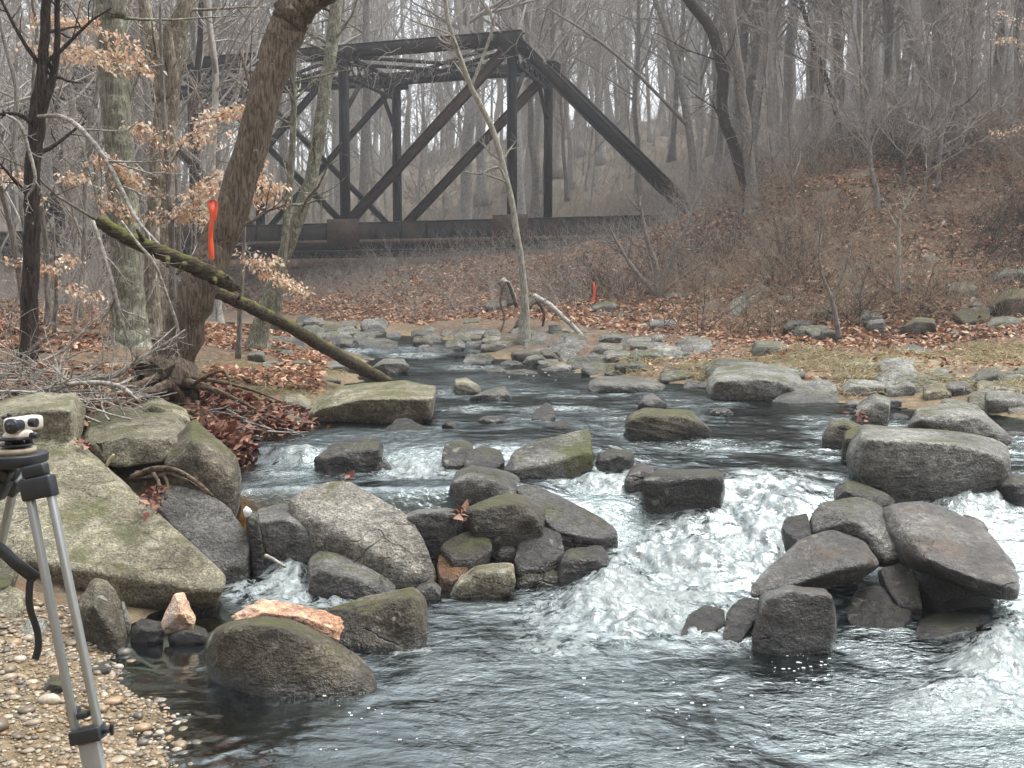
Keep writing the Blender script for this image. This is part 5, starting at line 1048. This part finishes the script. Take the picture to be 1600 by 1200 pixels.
grass('flattened straw coloured grass on the right bar', 7000, rect(1.5, 12, 10.5, 16.5, clumpy(lambda x, y: x > 1.5, .9, .0)), .3, 51, r=.005)
grass('tufts of yellowed grass on the mossy bank by the leaning tree', 1500, rect(-4.5, -1.9, 7.6, 15, clumpy(lambda x, y: x > -4, .9, 0)), .16, 52, r=.003)
# ------------------------------------------------------------------ flagging, litter
def ribbon(name, label, strips, cat='flagging tape', mat='orange'):
    b = B()
    for pts, wd in strips:
        c = crom([P(*q) for q in pts], 22); t = np.gradient(c, axis=0); t /= np.linalg.norm(t, axis=1, keepdims=True); n = np.arange(22)
        s = np.stack([np.cos(.5*np.sin(n*.5)), .5*np.sin(n*.45), 0*n], 1)
        nn = np.cross(t, s); e = .0015
        V = np.concatenate([c+s*wd/2+nn*e, c-s*wd/2+nn*e, c-s*wd/2-nn*e, c+s*wd/2-nn*e]); i = np.arange(21)
        b.add(V, np.concatenate([np.stack([i+22*a, i+1+22*a, i+1+22*((a+1) % 4), i+22*((a+1) % 4)], 1) for a in range(4)]))
    V, Fq = b.get(); return tag(mk(name, V, Fq, MAT[mat], loc=P(*strips[0][0][0])), label, cat)
ribbon('flagging_tape', 'bright orange ribbon hanging down the leaning tree', [([(328,314,8.62),(332,335,8.6),(329,365,8.6),(331,405,8.6)], .045), ([(326,318,8.63),(334,312,8.6),(338,320,8.6),(335,345,8.6)], .03)])
ribbon('flagging_tape', 'small faded orange ribbon on the far bank under the bridge', [([(927,440,24.5),(929,455,24.5),(927,472,24.5)], .06)])
def lump(name, label, cat, px, py, Y, size, mat, seed):
    D, Fc = ICO[3]; V = D*np.asarray(size)*(1+.35*fbm(D*2+seed, 3))[:, None]+P(px, py, Y)
    return tag(mk(name, V, Fc, MAT[mat], smooth=False, loc=P(px, py, Y)), label, cat)
lump('crumpled_bag', 'scrap of white plastic caught between wet rocks on the left', 'litter', 386, 800, 6.15, (.025, .015, .032), 'white', 3)
lump('plastic_cup', 'white piece of litter lying on the right bank', 'litter', 1493, 534, 19.5, (.1, .06, .05), 'white', 5)
# ------------------------------------------------------------------ gravel
g = np.random.default_rng(91); n = 30000
X = g.uniform(-3.3, -.3, n*3); Y = g.uniform(2.3, 5.3, n*3); Z = ground(X, Y)
dens = 1-sstep(-1.1, -.4, X+.15*fbm(np.stack([X*3, Y*3, 0*X], 1), 3)+.12*(Y-4)); m_ = (g.random(n*3) < dens*(.7+.3*(Z > -.09))) & (Z < .34); X, Y, Z = X[m_][:n], Y[m_][:n], Z[m_][:n]
s = .0052*np.exp(g.normal(size=len(X))*.6); s = np.minimum(s, .036)
D, Fc = ICO[2]; nv = len(D)
sc3 = np.stack([s*g.uniform(.8, 1.5, len(s)), s*g.uniform(.8, 1.3, len(s)), s*g.uniform(.45, .8, len(s))], 1)
rz = g.uniform(0, 6.3, len(s)); V = D[None]*sc3[:, None]; V = V*(1+.18*vn((D[None]*1.6+np.arange(len(s))[:, None, None]*3.1).reshape(-1, 3)).reshape(len(s), nv))[..., None]
cz, sz = np.cos(rz)[:, None], np.sin(rz)[:, None]; V = np.stack([V[..., 0]*cz-V[..., 1]*sz, V[..., 0]*sz+V[..., 1]*cz, V[..., 2]], -1)+np.stack([X, Y, Z+s*.25], 1)[:, None]
tag(mk('gravel', V.reshape(-1, 3), (Fc[None]+(np.arange(len(s))*nv)[:, None, None]).reshape(-1, 3), MAT['pebble']), 'wet brown and tan river gravel at the lower left', 'gravel', kind='stuff')
# foam flecks
g = np.random.default_rng(95); CC = []
for cx, cy, rx, ry, n in ((1250,1055,90,40,60),(1110,1135,110,30,50),(1240,1030,60,14,24),(560,1105,60,30,26),(640,1160,120,30,14),(900,1090,180,50,50),(1200,1170,160,24,30),(1100,700,60,12,60),(840,590,60,8,30),(1060,1000,60,20,30)):
    for _ in range(n//2):
        q = WW(cx+g.normal()*rx*.5, cy+g.normal()*ry*.5); CC.append([q[0], q[1], q[2]+.004, min(.0062, .003*math.exp(g.normal()*.5))*max(1, q[1]/7)])
CC = np.array(CC); V = D[None]*(CC[:, 3][:, None]*np.array([[1.6, 1.1, .3]]))[:, None]+CC[:, None, :3]
fm = N('foam_fleck'); MAT['fleck'] = fm.done(fm.bsdf((.82, .85, .85), .4, .5))
tag(mk('foam_fleck', V.reshape(-1, 3), (Fc[None]+(np.arange(len(CC))*nv)[:, None, None]).reshape(-1, 3), MAT['fleck']), 'white foam flecks drifting on the dark pool', 'foam', kind='stuff')

# ------------------------------------------------------------------ surveyor's tripod and level
TY = 2.6
tp = thing('survey_tripod', 'grey aluminium survey tripod with black fittings at the left edge', 'tripod', P(20, 1210, 2.65))
def cyl(b, a, c, r, sides=20, r2=None):
    return b.tube(np.array([a, c]), np.array([r, r if r2 is None else r2]), sides)
def bev(o, w=.004, seg=2):
    md = o.modifiers.new('bevel', 'BEVEL'); md.width = w; md.segments = seg; md.limit_method = 'ANGLE'; return o
C0 = P(18, 715, TY); pm = TY/F
b = B(); b.tube(np.array([C0+[0, 0, -.012], C0+[0, 0, .012]]), [.088, .09], 28); b.tube(np.array([C0+[0, 0, -.02], C0+[0, 0, -.012]]), [.07, .075], 28)
bev(child('head_plate', *b.get(), MAT['black'], tp, False), .003)
b = B(); b.tube(np.array([C0+[0, 0, .012], C0+[0, 0, .026]]), [.062, .06], 28); child('top_plate', *b.get(), MAT['tan_metal'], tp, False)
def leg(top, foot, wid=.054):
    top, foot = np.asarray(top), np.asarray(foot); L = np.linalg.norm(foot-top); d = (foot-top)/L
    s = np.cross(d, np.array([0, 1., 0])); s /= np.linalg.norm(s); s = s if s[0] > 0 else -s; n = np.cross(d, s)
    root = mk('leg', *B().bar(top+d*.60*L, foot, .052, .026, s).get(), MAT['alu'], tp, False, np.array(tp.location)*0); root.location = (0, 0, 0)
    root.data.vertices.foreach_set('co', (np.array([v.co for v in root.data.vertices])-np.array(tp.location)).astype(np.float32).ravel()); root.data.update(); bev(root, .004)
    def sub(nm, b, mat, w=.003): return bev(child(nm, *b.get(), MAT[mat], root, False), w)
    b = B(); b.bar(top+d*.012, top+d*.068, .082, .042, s); b.bar(top-d*.02, top+d*.012, .06, .036, s); sub('hinge', b, 'black', .006)
    for q in (-1, 1):
        b = B(); o = s*q*wid/2; b.bar(top+d*.05+o, top+d*.585*L+o*1.1, .017, .026, s); sub('rail', b, 'alu', .005)
    b = B(); b.bar(top+d*.57*L, top+d*.60*L, .078, .05, s); b.bar(top+d*.535*L, top+d*.548*L, .03, .03, s); sub('clamp', b, 'black')
    b = B(); a = top+d*.585*L+s*.039; cyl(b, a, a+s*.02+n*.004, .008, 10); b.box(a+s*.024, (.008, .01, .03)); sub('clamp_lever', b, 'black', .002)
    b = B(); a = top+d*.535*L-s*.02-n*.02; cyl(b, a, a-s*.03, .012, 12); sub('knob', b, 'black', .002)
    b = B(); b.bar(foot-d*.03, foot+d*.05, .05, .03, s); sub('foot', b, 'black')
    return root
f1 = P(196, 1440, 2.42); leg(P(56, 738, 2.54), f1)
leg(P(0, 738, 2.62), P(-330, 1300, 2.75)); leg(P(12, 735, 2.68), P(-95, 1215, 3.3))
def strap(pts, w):
    b = B(); c = crom([P(*q) for q in pts], 24); t = np.gradient(c, axis=0); t /= np.linalg.norm(t, axis=1, keepdims=True); s = np.cross(t, np.array([0, 1., 0])); s /= np.linalg.norm(s, axis=1, keepdims=True); e = np.array([0, .002, 0])
    V = np.concatenate([c+s*w/2+e, c-s*w/2+e, c-s*w/2-e, c+s*w/2-e]); i = np.arange(23)
    return b.add(V, np.concatenate([np.stack([i+24*a, i+1+24*a, i+1+24*((a+1) % 4), i+24*((a+1) % 4)], 1) for a in range(4)]))
b = strap([(-30,842,2.6),(0,858,2.58),(25,880,2.56),(48,898,2.57),(58,905,2.58)], .034)
b.add(*strap([(50,895,2.58),(46,920,2.57),(47,950,2.57),(58,985,2.58),(60,1010,2.58),(55,1030,2.58)], .018).get())
child('strap', *b.get(), MAT['black'], tp)
lv = thing('survey_level', 'small cream and black surveying level on top of the tripod', 'survey level', P(26, 698, TY))
b = B(); c = P(26, 692, TY); b.tube(np.array([c+[0, 0, -.006], c+[0, 0, .0]]), [.048, .048], 26); b.tube(np.array([c+[0, 0, .014], c+[0, 0, .021]]), [.052, .05], 26); child('base_plate', *b.get(), MAT['black'], lv, False)
b = B()
for a in (.3, 2.4, 4.5): q = c+np.array([math.cos(a)*.034, math.sin(a)*.034, 0]); b.tube(np.array([q+[0, 0, -.002], q+[0, 0, .015]]), [.011, .011], 14)
b.tube(np.array([c, c+[0, 0, .015]]), [.02, .02], 16); child('levelling_screw', *b.get(), MAT['black'], lv, False)
b = B(); c2 = P(30, 672, TY)
b.tube(np.array([c2+[0, 0, -.012], c2+[0, 0, -.004], c2+[0, 0, .012]]), [.046, .043, .03], 26); bev(child('housing', *b.get(), MAT['cream'], lv, False), .003)
ax = np.array([-.32, -.95, .0]); ax /= np.linalg.norm(ax); sx = np.cross(ax, ZU); c3 = P(34, 657, TY)
b = B(); b.bar(c3-ax*.07, c3+ax*.05, .05, .045, sx); bev(child('telescope', *b.get(), MAT['cream'], lv, False), .012, 3)
e0 = P(14, 661, TY-.09)
b = B(); b.tube(np.array([e0-ax*.04, e0-ax*.012, e0-ax*.012, e0, e0]), [.017, .017, .0225, .0225, .018], 26); child('eyepiece', *b.get(), MAT['black'], lv, False)
b = B(); b.tube(np.array([e0-ax*.004, e0+ax*.001]), [.0125, .0125], 20); child('lens', *b.get(), MAT['glass'], lv, False)
b = B(); k = P(50, 654, TY-.02); b.tube(np.array([k, k+np.array([.022, -.004, 0])]), [.0135, .0145], 18); bev(child('focus_knob', *b.get(), MAT['black'], lv, False), .002)
b = B(); k = P(52, 677, TY-.03); b.tube(np.array([k, k+np.array([.02, -.006, 0])]), [.0085, .0095], 16); child('tangent_knob', *b.get(), MAT['black'], lv, False)
b = B(); k = P(20, 645, TY); b.bar(k+np.array([-.03, 0, 0]), k+np.array([.01, 0, .0]), .02, .008, np.array([0, 1., 0])); b.box(k+np.array([-.012, 0, .007]), (.01, .01, .012)); child('sight', *b.get(), MAT['black'], lv, False)

lv.scale = (.86, .86, .86)
# ------------------------------------------------------------------ air, light, camera
HAZE = .0017
if HAZE:
    x0, x1, y0, y1, z0, z1 = -192, 192, -193, 190, -12, 64
    V = [[x, y, z] for x in (x0, x1) for y in (y0, y1) for z in (z0, z1)]
    hz, nt = newmat('haze'); o_ = nt.nodes.new('ShaderNodeOutputMaterial'); v_ = nt.nodes.new('ShaderNodeVolumePrincipled')
    v_.inputs['Color'].default_value = (.95, .97, 1, 1); v_.inputs['Density'].default_value = HAZE; v_.inputs['Anisotropy'].default_value = .2
    nt.links.new(v_.outputs[0], o_.inputs['Volume'])
    tag(mk('haze', V, np.array([[0,1,3,2],[4,6,7,5],[0,4,5,1],[2,3,7,6],[0,2,6,4],[1,5,7,3]]), hz, smooth=False), kind='stuff')
SUN_EL, SUN_AZ = math.radians(67), math.radians(60)     # azimuth from +Y towards +X
wd = bpy.data.worlds.new('World'); S.world = wd; wd.use_nodes = True; nt = wd.node_tree
bg = nt.nodes['Background']; sky = nt.nodes.new('ShaderNodeTexSky'); sky.sky_type = 'NISHITA'; sky.sun_disc = False
sky.sun_elevation = SUN_EL; sky.sun_rotation = SUN_AZ; sky.dust_density = 4; sky.air_density = 1.2
hs = nt.nodes.new('ShaderNodeHueSaturation'); hs.inputs['Saturation'].default_value = .28; nt.links.new(sky.outputs[0], hs.inputs['Color'])
ge = nt.nodes.new('ShaderNodeTexCoord'); sp = nt.nodes.new('ShaderNodeSeparateXYZ'); nt.links.new(ge.outputs['Generated'], sp.inputs[0])
mr = nt.nodes.new('ShaderNodeMapRange'); nt.links.new(sp.outputs[2], mr.inputs[0]); mr.inputs[1].default_value = 0; mr.inputs[2].default_value = 1; mr.inputs[3].default_value = 1.45; mr.inputs[4].default_value = 2.1   # overcast: brightest overhead
vm = nt.nodes.new('ShaderNodeVectorMath'); vm.operation = 'SCALE'; nt.links.new(hs.outputs[0], vm.inputs[0]); nt.links.new(mr.outputs[0], vm.inputs['Scale'])
nt.links.new(vm.outputs[0], bg.inputs[0]); bg.inputs[1].default_value = .13
sl_ = bpy.data.lights.new('sun', 'SUN'); sl_.energy = 1.5; sl_.angle = math.radians(25); sl_.color = (1, .99, .97)
so = bpy.data.objects.new('sun', sl_); COL.objects.link(so)
dv = Vector((math.sin(SUN_AZ)*math.cos(SUN_EL), math.cos(SUN_AZ)*math.cos(SUN_EL), math.sin(SUN_EL))); so.rotation_euler = dv.to_track_quat('Z', 'Y').to_euler()
cam = bpy.data.cameras.new('camera'); cam.sensor_width = 36; cam.lens = 36*F/1600; cam.clip_end = 2000; cam.clip_start = .05
co = bpy.data.objects.new('camera', cam); COL.objects.link(co); co.location = (0, 0, EYE); co.rotation_euler = (PI/2-PITCH, 0, 0); S.camera = co
S.view_settings.view_transform = 'Standard'; S.view_settings.look = 'None'; S.view_settings.gamma = 1; S.view_settings.exposure = .74
S.cycles.use_denoising = True; S.cycles.max_bounces = 6; S.cycles.volume_bounces = 0; S.cycles.transparent_max_bounces = 12; S.cycles.caustics_reflective = False
